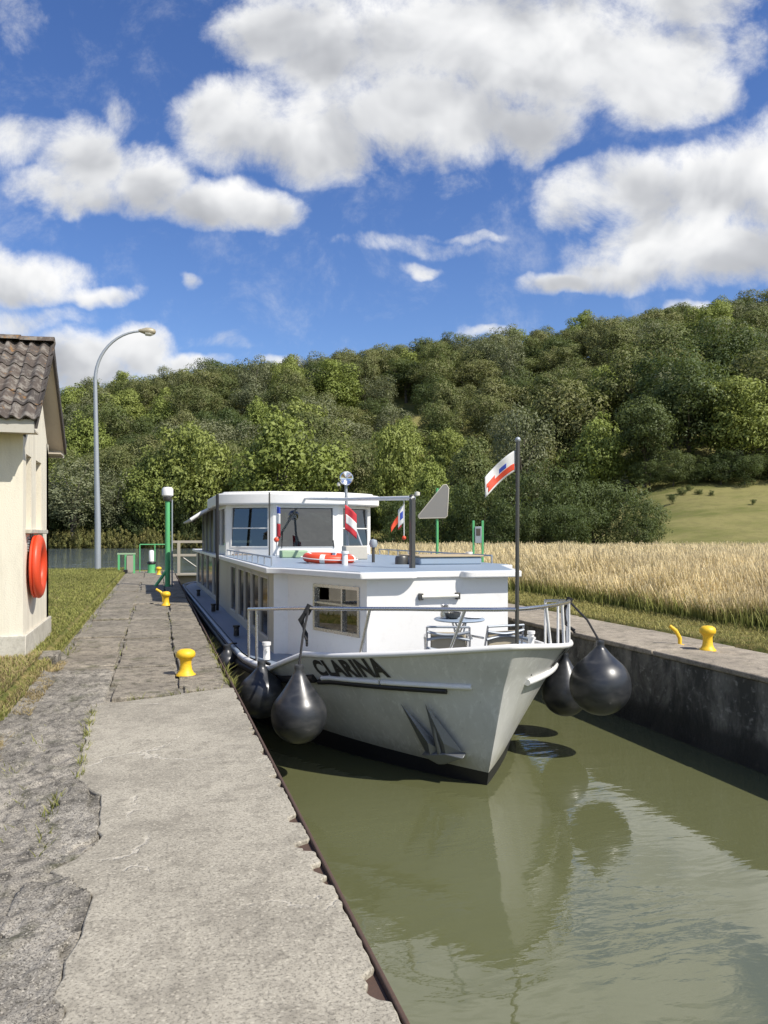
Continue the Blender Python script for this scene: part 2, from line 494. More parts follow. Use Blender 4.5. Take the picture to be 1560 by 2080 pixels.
def grass_mat(name, stops):
    m, k, b = new_mat(name)
    t = m.node_tree
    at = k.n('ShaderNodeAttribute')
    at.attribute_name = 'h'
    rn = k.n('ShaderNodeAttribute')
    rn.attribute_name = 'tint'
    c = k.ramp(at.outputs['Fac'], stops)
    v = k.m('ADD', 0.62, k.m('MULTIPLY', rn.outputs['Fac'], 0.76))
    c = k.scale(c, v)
    k.put(b.inputs['Base Color'], c)
    b.inputs['Roughness'].default_value = 0.7
    b.inputs['Specular IOR Level'].default_value = 0.2
    tr = k.n('ShaderNodeBsdfTranslucent')
    k.put(tr.inputs['Color'], c)
    mx = k.n('ShaderNodeMixShader')
    mx.inputs[0].default_value = 0.3
    t.links.new(b.outputs[0], mx.inputs[1])
    t.links.new(tr.outputs[0], mx.inputs[2])
    t.links.new(mx.outputs[0], t.nodes['Material Output'].inputs[0])


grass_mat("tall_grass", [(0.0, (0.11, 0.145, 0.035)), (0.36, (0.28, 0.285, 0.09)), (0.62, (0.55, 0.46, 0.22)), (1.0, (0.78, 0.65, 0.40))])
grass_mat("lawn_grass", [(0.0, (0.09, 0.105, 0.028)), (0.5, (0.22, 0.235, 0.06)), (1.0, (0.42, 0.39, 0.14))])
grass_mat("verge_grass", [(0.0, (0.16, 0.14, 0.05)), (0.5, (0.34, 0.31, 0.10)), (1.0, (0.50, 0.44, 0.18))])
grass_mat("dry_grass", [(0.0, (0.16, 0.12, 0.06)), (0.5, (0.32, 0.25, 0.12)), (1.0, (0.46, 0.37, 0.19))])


# ------------------------------------------------------------------ mesh helpers
class MB:
    def __init__(self):
        self.v, self.f = [], []
    def add(self, vs, fs):
        o = len(self.v)
        self.v += [tuple(p) for p in vs]
        self.f += [tuple(i + o for i in f) for f in fs]
        return self
    def box(self, x0, x1, y0, y1, z0, z1):
        return self.add([(x0, y0, z0), (x1, y0, z0), (x1, y1, z0), (x0, y1, z0), (x0, y0, z1), (x1, y0, z1), (x1, y1, z1), (x0, y1, z1)],
                        [(0, 3, 2, 1), (4, 5, 6, 7), (0, 1, 5, 4), (1, 2, 6, 5), (2, 3, 7, 6), (3, 0, 4, 7)])
    def obox(self, c, ax, ay, az):
        c, ax, ay, az = Vector(c), Vector(ax), Vector(ay), Vector(az)
        vs = [c + sx * ax + sy * ay + sz * az for sz in (-1, 1) for sx, sy in ((-1, -1), (1, -1), (1, 1), (-1, 1))]
        return self.add(vs, [(0, 3, 2, 1), (4, 5, 6, 7), (0, 1, 5, 4), (1, 2, 6, 5), (2, 3, 7, 6), (3, 0, 4, 7)])
    def tube(self, pts, r, n=8, closed=False):
        pts = [Vector(p) for p in pts]
        rs = r if isinstance(r, (list, tuple)) else [r] * len(pts)
        m = len(pts)
        vs, fs = [], []
        prev = None
        for i, p in enumerate(pts):
            if closed:
                d = pts[(i + 1) % m] - pts[i - 1]
            else:
                d = pts[min(i + 1, m - 1)] - pts[max(i - 1, 0)]
            d.normalize()
            if prev is None:
                a = Vector((0, 0, 1)) if abs(d.z) < 0.9 else Vector((1, 0, 0))
                u = d.cross(a).normalized()
            else:
                u = (prev - d * prev.dot(d)).normalized()
            prev = u
            w = d.cross(u)
            for j in range(n):
                t = 2 * math.pi * j / n
                vs.append(p + (u * math.cos(t) + w * math.sin(t)) * rs[i])
        for i in range(m if closed else m - 1):
            a, b2 = i * n, ((i + 1) % m) * n
            for j in range(n):
                fs.append((a + j, a + (j + 1) % n, b2 + (j + 1) % n, b2 + j))
        if not closed:
            fs.append(tuple(range(n - 1, -1, -1)))
            fs.append(tuple((m - 1) * n + j for j in range(n)))
        return self.add(vs, fs)
    def lathe(self, prof, c=(0, 0, 0), n=20, axis='Z'):
        """prof: list of (radius, height)"""
        vs, fs = [], []
        for (r, h) in prof:
            for j in range(n):
                t = 2 * math.pi * j / n
                a, b2 = r * math.cos(t), r * math.sin(t)
                p = (a, b2, h) if axis == 'Z' else ((h, a, b2) if axis == 'X' else (a, h, b2))
                vs.append((p[0] + c[0], p[1] + c[1], p[2] + c[2]))
        for i in range(len(prof) - 1):
            for j in range(n):
                fs.append((i * n + j, i * n + (j + 1) % n, (i + 1) * n + (j + 1) % n, (i + 1) * n + j))
        fs.append(tuple(range(n - 1, -1, -1)))
        fs.append(tuple((len(prof) - 1) * n + j for j in range(n)))
        return self.add(vs, fs)
    def prism(self, poly, z0, z1):
        n = len(poly)
        vs = [(x, y, z0) for x, y in poly] + [(x, y, z1) for x, y in poly]
        fs = [tuple(range(n - 1, -1, -1)), tuple(range(n, 2 * n))]
        fs += [(i, (i + 1) % n, n + (i + 1) % n, n + i) for i in range(n)]
        return self.add(vs, fs)
    def slab(self, poly3, nrm, th):
        """planar 3-D outline given thickness along nrm"""
        n = len(poly3)
        nv = Vector(nrm) * th
        vs = [Vector(p) for p in poly3] + [Vector(p) + nv for p in poly3]
        fs = [tuple(range(n - 1, -1, -1)), tuple(range(n, 2 * n))]
        fs += [(i, (i + 1) % n, n + (i + 1) % n, n + i) for i in range(n)]
        return self.add(vs, fs)
    def wall(self, p0, p1, z0, z1, holes, th):
        """vertical wall from plan point p0 to p1, thickness to its left, holes = (s0, s1, z0, z1)"""
        p0, p1 = Vector((*p0, 0)), Vector((*p1, 0))
        L = (p1 - p0).length
        d = (p1 - p0) / L
        nn = Vector((-d.y, d.x, 0)) * th
        ss = sorted({0, L} | {h[0] for h in holes} | {h[1] for h in holes})
        zs = sorted({z0, z1} | {h[2] for h in holes} | {h[3] for h in holes})
        ns, nz = len(ss), len(zs)
        vs = []
        for off in (Vector((0, 0, 0)), nn):
            for s in ss:
                for z in zs:
                    vs.append(p0 + d * s + off + Vector((0, 0, z)))
        N = ns * nz
        def idx(i, j, f):
            return f * N + i * nz + j
        def solid(i, j):
            if i < 0 or j < 0 or i >= ns - 1 or j >= nz - 1:
                return False
            sc, zc = (ss[i] + ss[i + 1]) / 2, (zs[j] + zs[j + 1]) / 2
            return not any(h[0] < sc < h[1] and h[2] < zc < h[3] for h in holes)
        fs = []
        for i in range(ns - 1):
            for j in range(nz - 1):
                if not solid(i, j):
                    continue
                a, b2, c, e = idx(i, j, 0), idx(i + 1, j, 0), idx(i + 1, j + 1, 0), idx(i, j + 1, 0)
                fs.append((a, b2, c, e))
                fs.append((a + N, e + N, c + N, b2 + N))
                if not solid(i - 1, j): fs.append((a, e, e + N, a + N))
                if not solid(i + 1, j): fs.append((b2, b2 + N, c + N, c))
                if not solid(i, j - 1): fs.append((a, a + N, b2 + N, b2))
                if not solid(i, j + 1): fs.append((e, c, c + N, e + N))
        return self.add(vs, fs)
    def mesh(self, name, smooth=None):
        me = bpy.data.meshes.new(name)
        me.from_pydata(self.v, [], self.f)
        bm = bmesh.new()
        bm.from_mesh(me)
        bmesh.ops.recalc_face_normals(bm, faces=bm.faces)
        bm.to_mesh(me)
        bm.free()
        if smooth is not None:
            for p in me.polygons:
                p.use_smooth = True
            me.set_sharp_from_angle(angle=math.radians(smooth))
        return me
    def build(self, name, mat, parent=None, smooth=None, bevel=0.0, seg=2):
        me = self.mesh(name, smooth if smooth is not None else (35 if bevel else None))
        me.materials.append(MATS[mat])
        ob = bpy.data.objects.new(name, me)
        COL.objects.link(ob)
        if parent is not None:
            ob.parent = parent
        if bevel:
            md = ob.modifiers.new("bevel", 'BEVEL')
            md.width = bevel
            md.segments = seg
            md.limit_method = 'ANGLE'
            md.angle_limit = math.radians(40)
        return ob


def thing(name, label, cat, loc=(0, 0, 0), rotz=0.0, group=None):
    o = bpy.data.objects.new(name, None)
    COL.objects.link(o)
    o.empty_display_size = 0.2
    o.location = loc
    o.rotation_euler = (0, 0, rotz)
    return tag(o, label, cat, group)


def tag(o, label, cat, group=None):
    o["label"] = label
    o["category"] = cat
    if group:
        o["group"] = group
    return o


def kind(o, kd, label=None):
    o["kind"] = kd
    if label:
        o["label"] = label
    return o


def dup(root, loc, rotz, label=None, scale=None):
    r = root.copy()
    COL.objects.link(r)
    r.location = loc
    r.rotation_euler = (0, 0, rotz)
    if scale:
        r.scale = scale
    if label:
        r["label"] = label
    for ch in list(root.children):
        c = ch.copy()
        COL.objects.link(c)
        c.parent = r
        for g in list(ch.children):
            e = g.copy()
            COL.objects.link(e)
            e.parent = c
    return r


def rd(r, d):
    """bearing frame (metres right of the valley axis, metres along it) -> world X, Y"""
    return r * CT + d * ST, d * CT - r * ST


def at(px, d):
    return rd((px - 780) / 1563 * d, d)


def mesh_np(name, verts, faces, mat, attrs=None, parent=None):
    me = bpy.data.meshes.new(name)
    nv, nf, kf = len(verts), len(faces), faces.shape[1]
    me.vertices.add(nv)
    me.vertices.foreach_set('co', verts.astype(np.float32).ravel())
    me.loops.add(nf * kf)
    me.loops.foreach_set('vertex_index', faces.astype(np.int32).ravel())
    me.polygons.add(nf)
    me.polygons.foreach_set('loop_start', np.arange(0, nf * kf, kf, dtype=np.int32))
    me.polygons.foreach_set('loop_total', np.full(nf, kf, dtype=np.int32))
    me.update()
    for an, av in (attrs or {}).items():
        a = me.attributes.new(an, 'FLOAT', 'POINT')
        a.data.foreach_set('value', av.astype(np.float32))
    me.materials.append(MATS[mat])
    if name is None:
        return me
    ob = bpy.data.objects.new(name, me)
    if parent is not False:
        COL.objects.link(ob)
        if parent:
            ob.parent = parent
    return ob


# ------------------------------------------------------------------ terrain
RIDGE_X = np.array([-2.0, -0.7, -0.43, -0.23, -0.115, 0.05, 0.205, 0.30, 0.50, 0.75, 2.0])
RIDGE_H = np.array([27, 30, 34.0, 42.5, 44.0, 50.5, 54.5, 57.0, 63.0, 67, 69])


def hill(X, Y):
    X, Y = np.asarray(X, float), np.asarray(Y, float)
    r, d = X * CT - Y * ST, X * ST + Y * CT
    q = r / np.maximum(d, 1.0)
    right = np.clip((q - 0.18) / 0.18, 0, 1)
    d0 = 116 - 54 * right * right * (3 - 2 * right)
    t = np.clip((d - d0) / (232 - d0), 0, 1.25)
    H = np.interp(q, RIDGE_X, RIDGE_H)
    e = np.where(t < 1, t ** 1.25, 1 - (t - 1) * 0.3)
    return np.where(d > 20, H * e, 0.0)


def ground_z(X, Y):
    X, Y = np.asarray(X, float), np.asarray(Y, float)
    r, d = X * CT - Y * ST, X * ST + Y * CT
    z = hill(X, Y)
    z = z + np.where(X < -1.3, 0.09, 0.0) * (d < 100)
    z = np.where((X > -1.19) & (X < 0.63) & (Y < 34.6), -0.2, z)
    z = np.where((X > 6.3) & (X < 7.62) & (Y < 34.6), -0.2, z)
    z = np.where((X > 0.63) & (X < 6.3) & (Y < 36.5), -3.2, z)
    bank = np.clip((d - 109) / 5, 0, 1)
    riv = (Y > 35.2) & (X < 7.0) & (d < 114)
    z = np.where(riv, -2.6 + 3.0 * bank, z)
    return z


xs = np.unique(np.concatenate([[-900, -600, -420, -300, -230], np.arange(-190, -20, 9), np.arange(-20, -1.5, 1.6),
                               [-1.45, -1.3, -1.2, -1.18, 0.62, 0.64, 6.29, 6.31, 7.6, 7.64, 8.3, 9, 10],
                               np.arange(12, 40, 3), np.arange(40, 300, 8), [340, 420, 600, 900]]))
ys = np.unique(np.concatenate([[-300, -120, -60, -30], np.arange(-20, 34, 2.0), [34.55, 34.65, 35.1, 35.3, 36.4, 36.6],
                               np.arange(38, 130, 3), np.arange(130, 330, 8), [350, 400, 500, 700, 1000]]))
GX, GY = np.meshgrid(xs, ys)
GZ = ground_z(GX, GY)
V = np.stack([GX.ravel(), GY.ravel(), GZ.ravel()], 1)
nx, ny = len(xs), len(ys)
ii, jj = np.meshgrid(np.arange(nx - 1), np.arange(ny - 1))
a0 = (jj * nx + ii).ravel()
Fq = np.stack([a0, a0 + 1, a0 + nx + 1, a0 + nx], 1)
g = mesh_np("ground", V, Fq, "ground")
kind(g, "structure")

# water
wv = MB().add([(0.60, -60, -1.05), (6.34, -60, -1.05), (6.34, 32.2, -1.05), (0.60, 32.2, -1.05)], [(0, 1, 2, 3)]).build("canal_water", "canal_water")
kind(wv, "structure")
wv = MB().add([(0.66, 32.6, -0.38), (6.28, 32.6, -0.38), (6.28, 35.05, -0.38), (7.2, 35.05, -0.38), (7.2, 140, -0.38), (-420, 140, -0.38), (-420, 35.05, -0.38), (0.66, 35.05, -0.38)],
              [tuple(range(8))]).build("river_water", "river_water")
kind(wv, "structure")


# ------------------------------------------------------------------ lock walls and quay paving
def vnoise(x, y, seed=0):
    """value noise on numpy arrays"""
    r = np.random.default_rng(seed)
    tab = r.random((256, 256))
    xi, yi = np.floor(x).astype(int), np.floor(y).astype(int)
    fx, fy = x - xi, y - yi
    fx, fy = fx * fx * (3 - 2 * fx), fy * fy * (3 - 2 * fy)
    def T(a, b2):
        return tab[a % 256, b2 % 256]
    return (T(xi, yi) * (1 - fx) + T(xi + 1, yi) * fx) * (1 - fy) + (T(xi, yi + 1) * (1 - fx) + T(xi + 1, yi + 1) * fx) * fy


def rough_patch(name, x0, x1, y0, y1, step, amp, z, mat, parent, seed, f=14.0, under=None):
    X = np.arange(x0, x1 + step / 2, step)
    Y = np.arange(y0, y1 + step / 2, step)
    gx, gy = np.meshgrid(X, Y)
    h = vnoise(gx * f, gy * f * 0.8, seed) * 0.45 + vnoise(gx * f * 2.3, gy * f * 2, seed + 1) * 0.45 + vnoise(gx * 3.2, gy * 2.4, seed + 2) * 0.5
    gz = z + (h - 0.75) * amp
    if under is not None:
        gz = np.where(gx > np.interp(gy, [p[1] for p in under], [p[0] for p in under]) + 0.012, gz - 0.12, gz)
    v = np.stack([gx.ravel(), gy.ravel(), gz.ravel()], 1)
    n_x, n_y = len(X), len(Y)
    i2, j2 = np.meshgrid(np.arange(n_x - 1), np.arange(n_y - 1))
    a = (j2 * n_x + i2).ravel()
    return mesh_np(name, v, np.stack([a, a + 1, a + n_x + 1, a + n_x], 1), mat, parent=parent)


def ragged_patch(name, poly, step, amp, z, mat, parent, seed):
    """broken-edged relief patch inside an outline, its rim wandering with noise"""
    px_ = np.array([p[0] for p in poly]); py_ = np.array([p[1] for p in poly])
    X = np.arange(px_.min() - .08, px_.max() + .08, step)
    Y = np.arange(max(py_.min(), 0.6) - .08, py_.max() + .08, step)
    gx, gy = np.meshgrid(X, Y)
    wx = gx + (vnoise(gx * 9, gy * 9, seed) - .5) * 0.10
    wy_ = gy + (vnoise(gx * 9, gy * 9, seed + 5) - .5) * 0.10
    ins = np.zeros_like(gx, bool)
    n = len(poly)
    j = n - 1
    for i in range(n):
        xi, yi, xj, yj = *poly[i], *poly[j]
        cond = ((yi > wy_) != (yj > wy_)) & (wx < (xj - xi) * (wy_ - yi) / (yj - yi + 1e-12) + xi)
        ins ^= cond
        j = i
    h = vnoise(gx * 38, gy * 38, seed + 1) * 0.6 + vnoise(gx * 75, gy * 75, seed + 2) * 0.6
    gz = z - 0.02 + h * amp
    gz = np.where(ins, gz, -0.10)
    v = np.stack([gx.ravel(), gy.ravel(), gz.ravel()], 1)
    n_x, n_y = len(X), len(Y)
    i2, j2 = np.meshgrid(np.arange(n_x - 1), np.arange(n_y - 1))
    a = (j2 * n_x + i2).ravel()
    return mesh_np(name, v, np.stack([a, a + 1, a + n_x + 1, a + n_x], 1), mat, parent=parent)


lw = thing("lock_wall", "left lock wall under the concrete quay with a rusty steel edge", "wall")
MB().box(-1.17, 0.742, -8, 34.9, -3.3, -0.16).build("wall_body", "chamber_wall", lw)
edge = MB()
edge.box(0.732, 0.750, -4, 31.9, -0.156, 0.003)
edge.build("steel_edge", "rust", lw, bevel=0.006)
rw = thing("lock_wall", "dark mossy right lock wall below the pale coping", "wall")
MB().box(6.235, 7.62, -8, 34.9, -3.3, -0.075).build("wall_body", "chamber_wall", rw)
y = -6.0
i = 0
while y < 34.5:
    L = 1.9 + 0.5 * random.random()
    y1 = min(y + L, 34.85)
    zt = random.uniform(-0.008, 0.006)
    sl = MB()
    jx = random.uniform(-0.012, 0.012)
    sl.prism([(6.215 + jx, y + 0.01), (6.95, y + 0.01), (6.95, y1 - 0.01), (6.215 + jx, y1 - 0.01)], -0.072, zt)
    sl.build("coping_slab", "coping", rw, bevel=0.018)
    sl = MB().prism([(6.97, y + 0.01), (7.58 + random.uniform(-.06, .08), y + 0.02), (7.6 + random.uniform(-.06, .1), y1 - 0.02), (6.97, y1 - 0.01)], -0.072, zt - 0.012)
    sl.build("coping_slab", "coping", rw, bevel=0.018)
    y = y1

qy = bpy.data.objects.new("quay_paving", None)
COL.objects.link(qy)
kind(qy, "structure")
left = [(-.30, -4), (-.31, 0.5), (-.29, 1.6), (-.28, 2.3), (-.28, 2.61), (-.32, 2.71), (-.30, 2.92), (-.27, 3.19), (-.26, 3.42), (-.37, 3.61), (-.47, 3.73),
        (-.37, 3.83), (-.28, 4.0), (-.29, 4.36), (-.31, 4.73), (-.47, 5.10), (-.50, 5.94), (-.54, 7.21)]
pl = []
for (a, b2) in zip(left[:-1], left[1:]):
    n = max(1, int((b2[1] - a[1]) / 0.09))
    for q in range(n):
        t = q / n
        pl.append((a[0] + (b2[0] - a[0]) * t + random.gauss(0, 0.008), a[1] + (b2[1] - a[1]) * t))
pl.append(left[-1])
top = [(-0.2, 7.36 + 0.02), (0.1, 7.47), (0.4, 7.62), (0.66, 7.72)]
rt = []
yy = 7.70
chips = [(2.47, .075, .07), (3.28, .04, .03), (3.42, .05, .06), (3.68, .06, .075), (4.05, .05, .06), (4.62, .04, .03), (4.78, .035, .05), (5.32, .05, .045), (5.9, .06, .03), (6.05, .03, .05), (6.62, .05, .03), (7.2, .04, .03), (1.3, .06, .06), (0.6, .05, .04)]
while yy > -4:
    cx = 0.728
    for cy, cw, cd in chips:
        if abs(yy - cy) < cw:
            cx = 0.728 - cd * random.uniform(0.5, 1.15)
    rt.append((cx + random.gauss(0, 0.003), yy))
    yy -= random.uniform(0.018, 0.042)
outline = pl + top + rt
MB().prism(outline[::-1], -0.155, 0.0).build("slab", "slab_concrete", qy, bevel=0.008)
MB().box(0.50, 0.731, -4, 7.6, -0.158, -0.022).build("edge_angle", "rust", qy)
# aggregate left where the old screed broke away
for poly in ([(-.60, -4), (-.36, -4), (-.335, 2.6), (-.335, 3.3), (-.40, 3.56), (-.52, 3.62), (-.58, 3.2), (-.63, 2.2)], [(-.52, 3.9), (-.42, 3.86), (-.31, 4.05), (-.33, 4.7), (-.49, 5.06), (-.545, 4.85)]):
    ragged_patch("aggregate_patch", poly, 0.012, 0.020, 0.006, "aggregate", qy, 21)
rough_patch("rough_strip", -1.24, -0.22, 0.0, 9.2, 0.016, 0.055, -0.006, "rough_stone", qy, 3, 11.0, under=left + [(-0.46, 7.35), (-0.45, 9.3)])
# old paving farther along: three uneven columns of slabs
yb = [7.6, 8.05, 9.0, 10.1, 11.6, 12.9, 14.3, 16.0, 17.6, 19.4, 21.5, 23.6, 26.0, 28.8, 31.8, 34.8]
for ci, (xa, xb, mt) in enumerate(((0.24, 0.71, "old_slab"), (-0.44, 0.225, "old_slab"), (-1.12, -0.455, "old_slab"))):
    for bi in range(len(yb) - 1):
        off = 0.0 if ci == 0 else (0.28 if ci == 1 else 0.55) * (1 if bi else 0)
        off2 = 0.0 if ci == 0 else (0.28 if ci == 1 else 0.55) * (1 if bi < len(yb) - 2 else 0)
        ya, yc = yb[bi] + off, yb[bi + 1] + off2
        if ci == 2 and (yc < 9.3 or bi in (5, 8, 9, 12)):
            continue
        if ci == 2:
            ya = max(ya, 9.2)
        if ci == 1 and bi in (5, 8, 9, 12):
            xa = -1.10
        if bi == 0:
            ya = 7.79 if ci == 0 else 7.60
        zt = random.uniform(-0.022, 0.004)
        xa_, xb_ = (xa if xa > -1.0 or ci == 2 else -0.44), xb
        if ci == 0:
            xa = xa + random.uniform(-0.01, 0.05)
        elif ci == 1:
            xa, xb = xa + random.uniform(-.005, .05), xb - random.uniform(0, .03)
        else:
            xa, xb = xa + random.uniform(-0.10, 0.06), xb - random.uniform(0, .05)
        n = max(3, int((yc - ya) / 0.2))
        P = []
        for q in range(n + 1):
            P.append((xb + (random.gauss(0, .008) if ci else random.gauss(0, 0.005)), ya + (yc - ya - 0.025) * q / n))
        for q in range(4):
            P.append((xb + (xa - xb) * (q + 1) / 5, yc - 0.025 + random.gauss(0, .010)))
        for q in range(n + 1):
            P.append((xa + random.gauss(0, .009), yc - 0.025 - (yc - ya - 0.025) * q / n))
        if bi == 0:
            for q in range(4):
                x = xa + (xb - xa) * (q + 1) / 5
                P.append((x, ya + random.gauss(0, .012)))
        MB().prism(P, -0.155, zt).build("slab", mt, qy, bevel=0.012)
        xa, xb = xa_, xb_
rough_patch("joint_bed", -1.2, 0.705, 7.3, 34.7, 0.09, 0.03, -0.045, "rough_stone", qy, 9, 4.0)


# ------------------------------------------------------------------ grasses
def blades(name, pts, hgt, wid, lean, mat, label, heads=False, hmin=0.0, parent=None, windx=0.0):
    """pts (n,3) bases, hgt (n), wid (n)"""
    n = len(pts)
    ang = rng.random(n) * 2 * math.pi
    dx, dy = np.cos(ang), np.sin(ang)
    la = rng.random(n) * 2 * math.pi
    lm = lean * hgt * (0.3 + rng.random(n))
    lx, ly = np.cos(la) * lm + windx * hgt, np.sin(la) * lm
    v = np.zeros((n, 6, 3))
    for r_, (t, w, q) in enumerate(((0, 1.0, 0), (0.55, 0.85, 0.32))):
        for s_, sg in enumerate((-1, 1)):
            v[:, 2 * r_ + s_, 0] = pts[:, 0] + dx * wid * w * sg * 0.5 + lx * q
            v[:, 2 * r_ + s_, 1] = pts[:, 1] + dy * wid * w * sg * 0.5 + ly * q
            v[:, 2 * r_ + s_, 2] = pts[:, 2] + hgt * t
    hw = (0.75 if heads else 0.12)
    for s_, sg in enumerate((-1, 1)):
        v[:, 4 + s_, 0] = pts[:, 0] + lx + dx * wid * hw * 0.5 * sg
        v[:, 4 + s_, 1] = pts[:, 1] + ly + dy * wid * hw * 0.5 * sg
        v[:, 4 + s_, 2] = pts[:, 2] + hgt
    base = (np.arange(n) * 6)[:, None]
    f = np.concatenate([base + np.array([[0, 1, 3, 2]]), base + np.array([[2, 3, 5, 4]])])
    h = np.tile(np.array([0, 0, .55, .55, 1, 1]), n) + np.repeat((rng.random(n) - 0.5) * 0.25, 6) * np.tile(np.array([.3, .3, 1, 1, 1, 1]), n)
    clump = vnoise(pts[:, 0] * 0.9, pts[:, 1] * 0.9, 5)
    tint = np.repeat(np.clip(0.55 * clump + 0.5 * rng.random(n), 0, 1), 6)
    o = mesh_np(name, v.reshape(-1, 3), f, mat, {"h": np.clip(h, 0, 1), "tint": tint}, parent=parent)
    if not parent:
        kind(o, "stuff", label)
    return o


def scatter(n, qmin, qmax, dmin, dmax, p=1.0):
    u = rng.random(n)
    d = (dmin ** (1 - p) + u * (dmax ** (1 - p) - dmin ** (1 - p))) ** (1 / (1 - p)) if p != 1 else dmin * (dmax / dmin) ** u
    q = qmin + rng.random(n) * (qmax - qmin)
    X, Y = rd(q * d, d)
    return X, Y, d


# straw field on the right bank
X, Y, d = scatter(270000, -0.16, 0.80, 8.0, 56, 1.25)
edge_x = 8.95 + 0.5 * vnoise(Y * 0.7, X * 0 + 3.3, 8) + 0.25 * vnoise(Y * 3, X * 0 + 1.2, 9)
ok = (X > edge_x) & (Y > 2)
X, Y, d = X[ok], Y[ok], d[ok]
Z = ground_z(X, Y)
hh = (0.62 + 0.45 * rng.random(len(X)) ** 1.4) * (0.80 + 0.36 * vnoise(X * 0.8, Y * 0.8, 4)) * np.clip(0.45 + (X - 9.0) * 0.30, 0.45, 1)
ww = 0.005 + 0.00052 * d + 0.004 * rng.random(len(X))
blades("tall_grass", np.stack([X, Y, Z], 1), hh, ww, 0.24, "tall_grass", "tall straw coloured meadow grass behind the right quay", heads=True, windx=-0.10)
# greener tufts at the foot of the straw
X, Y, d = scatter(30000, -0.1, 0.8, 8.0, 45, 1.6)
ok = (X > 8.7 + 0.4 * vnoise(Y * 0.9, X * 0 + 2, 3)) & (X < 10.4) & (Y > 2)
X, Y, d = X[ok], Y[ok], d[ok]
blades("bank_grass", np.stack([X, Y, ground_z(X, Y)], 1), 0.16 + 0.34 * rng.random(len(X)), 0.008 + 0.0006 * d, 0.45, "lawn_grass", "green grass along the foot of the straw field")
# mown verge between coping and field
X = 7.42 + rng.random(34000) * 1.9
Y = 3 + (rng.random(34000) ** 1.5) * 30
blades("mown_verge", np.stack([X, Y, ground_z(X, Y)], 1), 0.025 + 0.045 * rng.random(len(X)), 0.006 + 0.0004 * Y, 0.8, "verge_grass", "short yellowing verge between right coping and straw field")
# lawn on the left beside the quay
X = -1.14 - rng.random(60000) ** 1.6 * 7
Y = 6 + (rng.random(60000) ** 1.4) * 29
ok = ~((X < -1.46) & (X > -5) & (Y > 9.72) & (Y < 12.0))
X, Y = X[ok], Y[ok]
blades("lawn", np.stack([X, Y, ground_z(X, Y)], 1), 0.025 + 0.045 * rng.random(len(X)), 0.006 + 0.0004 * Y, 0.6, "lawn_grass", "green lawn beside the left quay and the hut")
X = -1.02 - rng.random(12000) * 0.75
Y = 5.4 + rng.random(12000) * 4.6
ok = vnoise(X * 2.2, Y * 2.2, 15) + (X < -1.2) * 0.25 > 0.45
X, Y = X[ok], Y[ok]
blades("dry_grass", np.stack([X, Y, np.maximum(ground_z(X, Y), -0.03)], 1), 0.02 + 0.035 * rng.random(len(X)), np.full(len(X), 0.007), 1.1, "dry_grass", "dry trodden grass left of the rough quay strip")
# weeds in the joints
P = []
for (a, b2, n, s) in (((-.53, 7.2), (-.46, 5.1), 420, .02), ((-.56, 4.8), (-.52, 3.9), 160, .02), ((-.62, 3.2), (-.62, 1.9), 220, .03), ((-.3, 7.4), (.6, 7.74), 90, .02),
                      ((0.70, 7.8), (0.70, 10.8), 300, .02), ((-.45, 9.2), (-.45, 20), 110, .03), ((.23, 8), (.23, 18), 70, .02), ((-1.1, 9.3), (-1.12, 22), 500, .05), ((-.9, 6.6), (-.7, 3.2), 160, .06)):
    for q in range(n):
        t = random.random()
        if math.sin(t * 37 + a[1] * 3) < -0.1:
            continue
        P.append((a[0] + (b2[0] - a[0]) * t + random.gauss(0, s), a[1] + (b2[1] - a[1]) * t, -0.03))
P = np.array(P)
blades("joint_weeds", P, 0.03 + 0.055 * rng.random(len(P)), np.full(len(P), 0.007), 0.8, "lawn_grass", "small weeds growing in the quay joints")
# yellow-green plants hanging from the left wall beside the boat
P = np.stack([0.752 + 0.05 * rng.random(900), 8.1 + 4.2 * rng.random(900), -0.06 - 0.30 * rng.random(900)], 1)
P = P[vnoise(P[:, 1] * 2.1, P[:, 1] * 0 + 1, 2) > 0.42]
blades("wall_weeds", P, 0.05 + 0.07 * rng.random(len(P)), np.full(len(P), 0.010), 1.0, "lawn_grass", "yellow green weeds hanging from the left lock wall")


# ------------------------------------------------------------------ lock hut
hut = thing("lock_hut", "small cream rendered lock hut with a brown tiled gable roof", "hut", (-1.48, 9.75, 0.0))
# local: x leftwards negative, y 0..2.2
HD, HW = 2.2, 3.6
MB().box(-HW, 0.035, -0.035, HD + 0.035, -0.1, 0.345).build("plinth", "plinth", hut, bevel=0.01)
w = MB()
w.wall((-HW, 0), (0, 0), 0.345, 2.80, [], 0.2)
w.wall((0, 0.2), (0, HD - 0.2), 0.345, 2.66, [(0.02, 0.42, 1.58, 2.47), (0.80, 1.28, 1.58, 2.47)], 0.25)
w.wall((0, HD - 0.2), (0, HD), 0.345, 2.66, [], 0.25)
w.wall((0, HD), (-HW, HD), 0.345, 2.80, [], 0.2)
w.wall((-HW, HD - 0.2), (-HW, 0.2), 0.345, 2.66, [], 0.2)
w.add([(0, 0.001, 2.66), (0, HD - 0.001, 2.66), (0, HD / 2, 3.80), (-0.25, 0.001, 2.66), (-0.25, HD - 0.001, 2.66), (-0.25, HD / 2, 3.80)],
      [(0, 1, 2), (3, 5, 4), (0, 3, 4, 1), (1, 4, 5, 2), (2, 5, 3, 0)])
w.build("wall", "render_wall", hut)
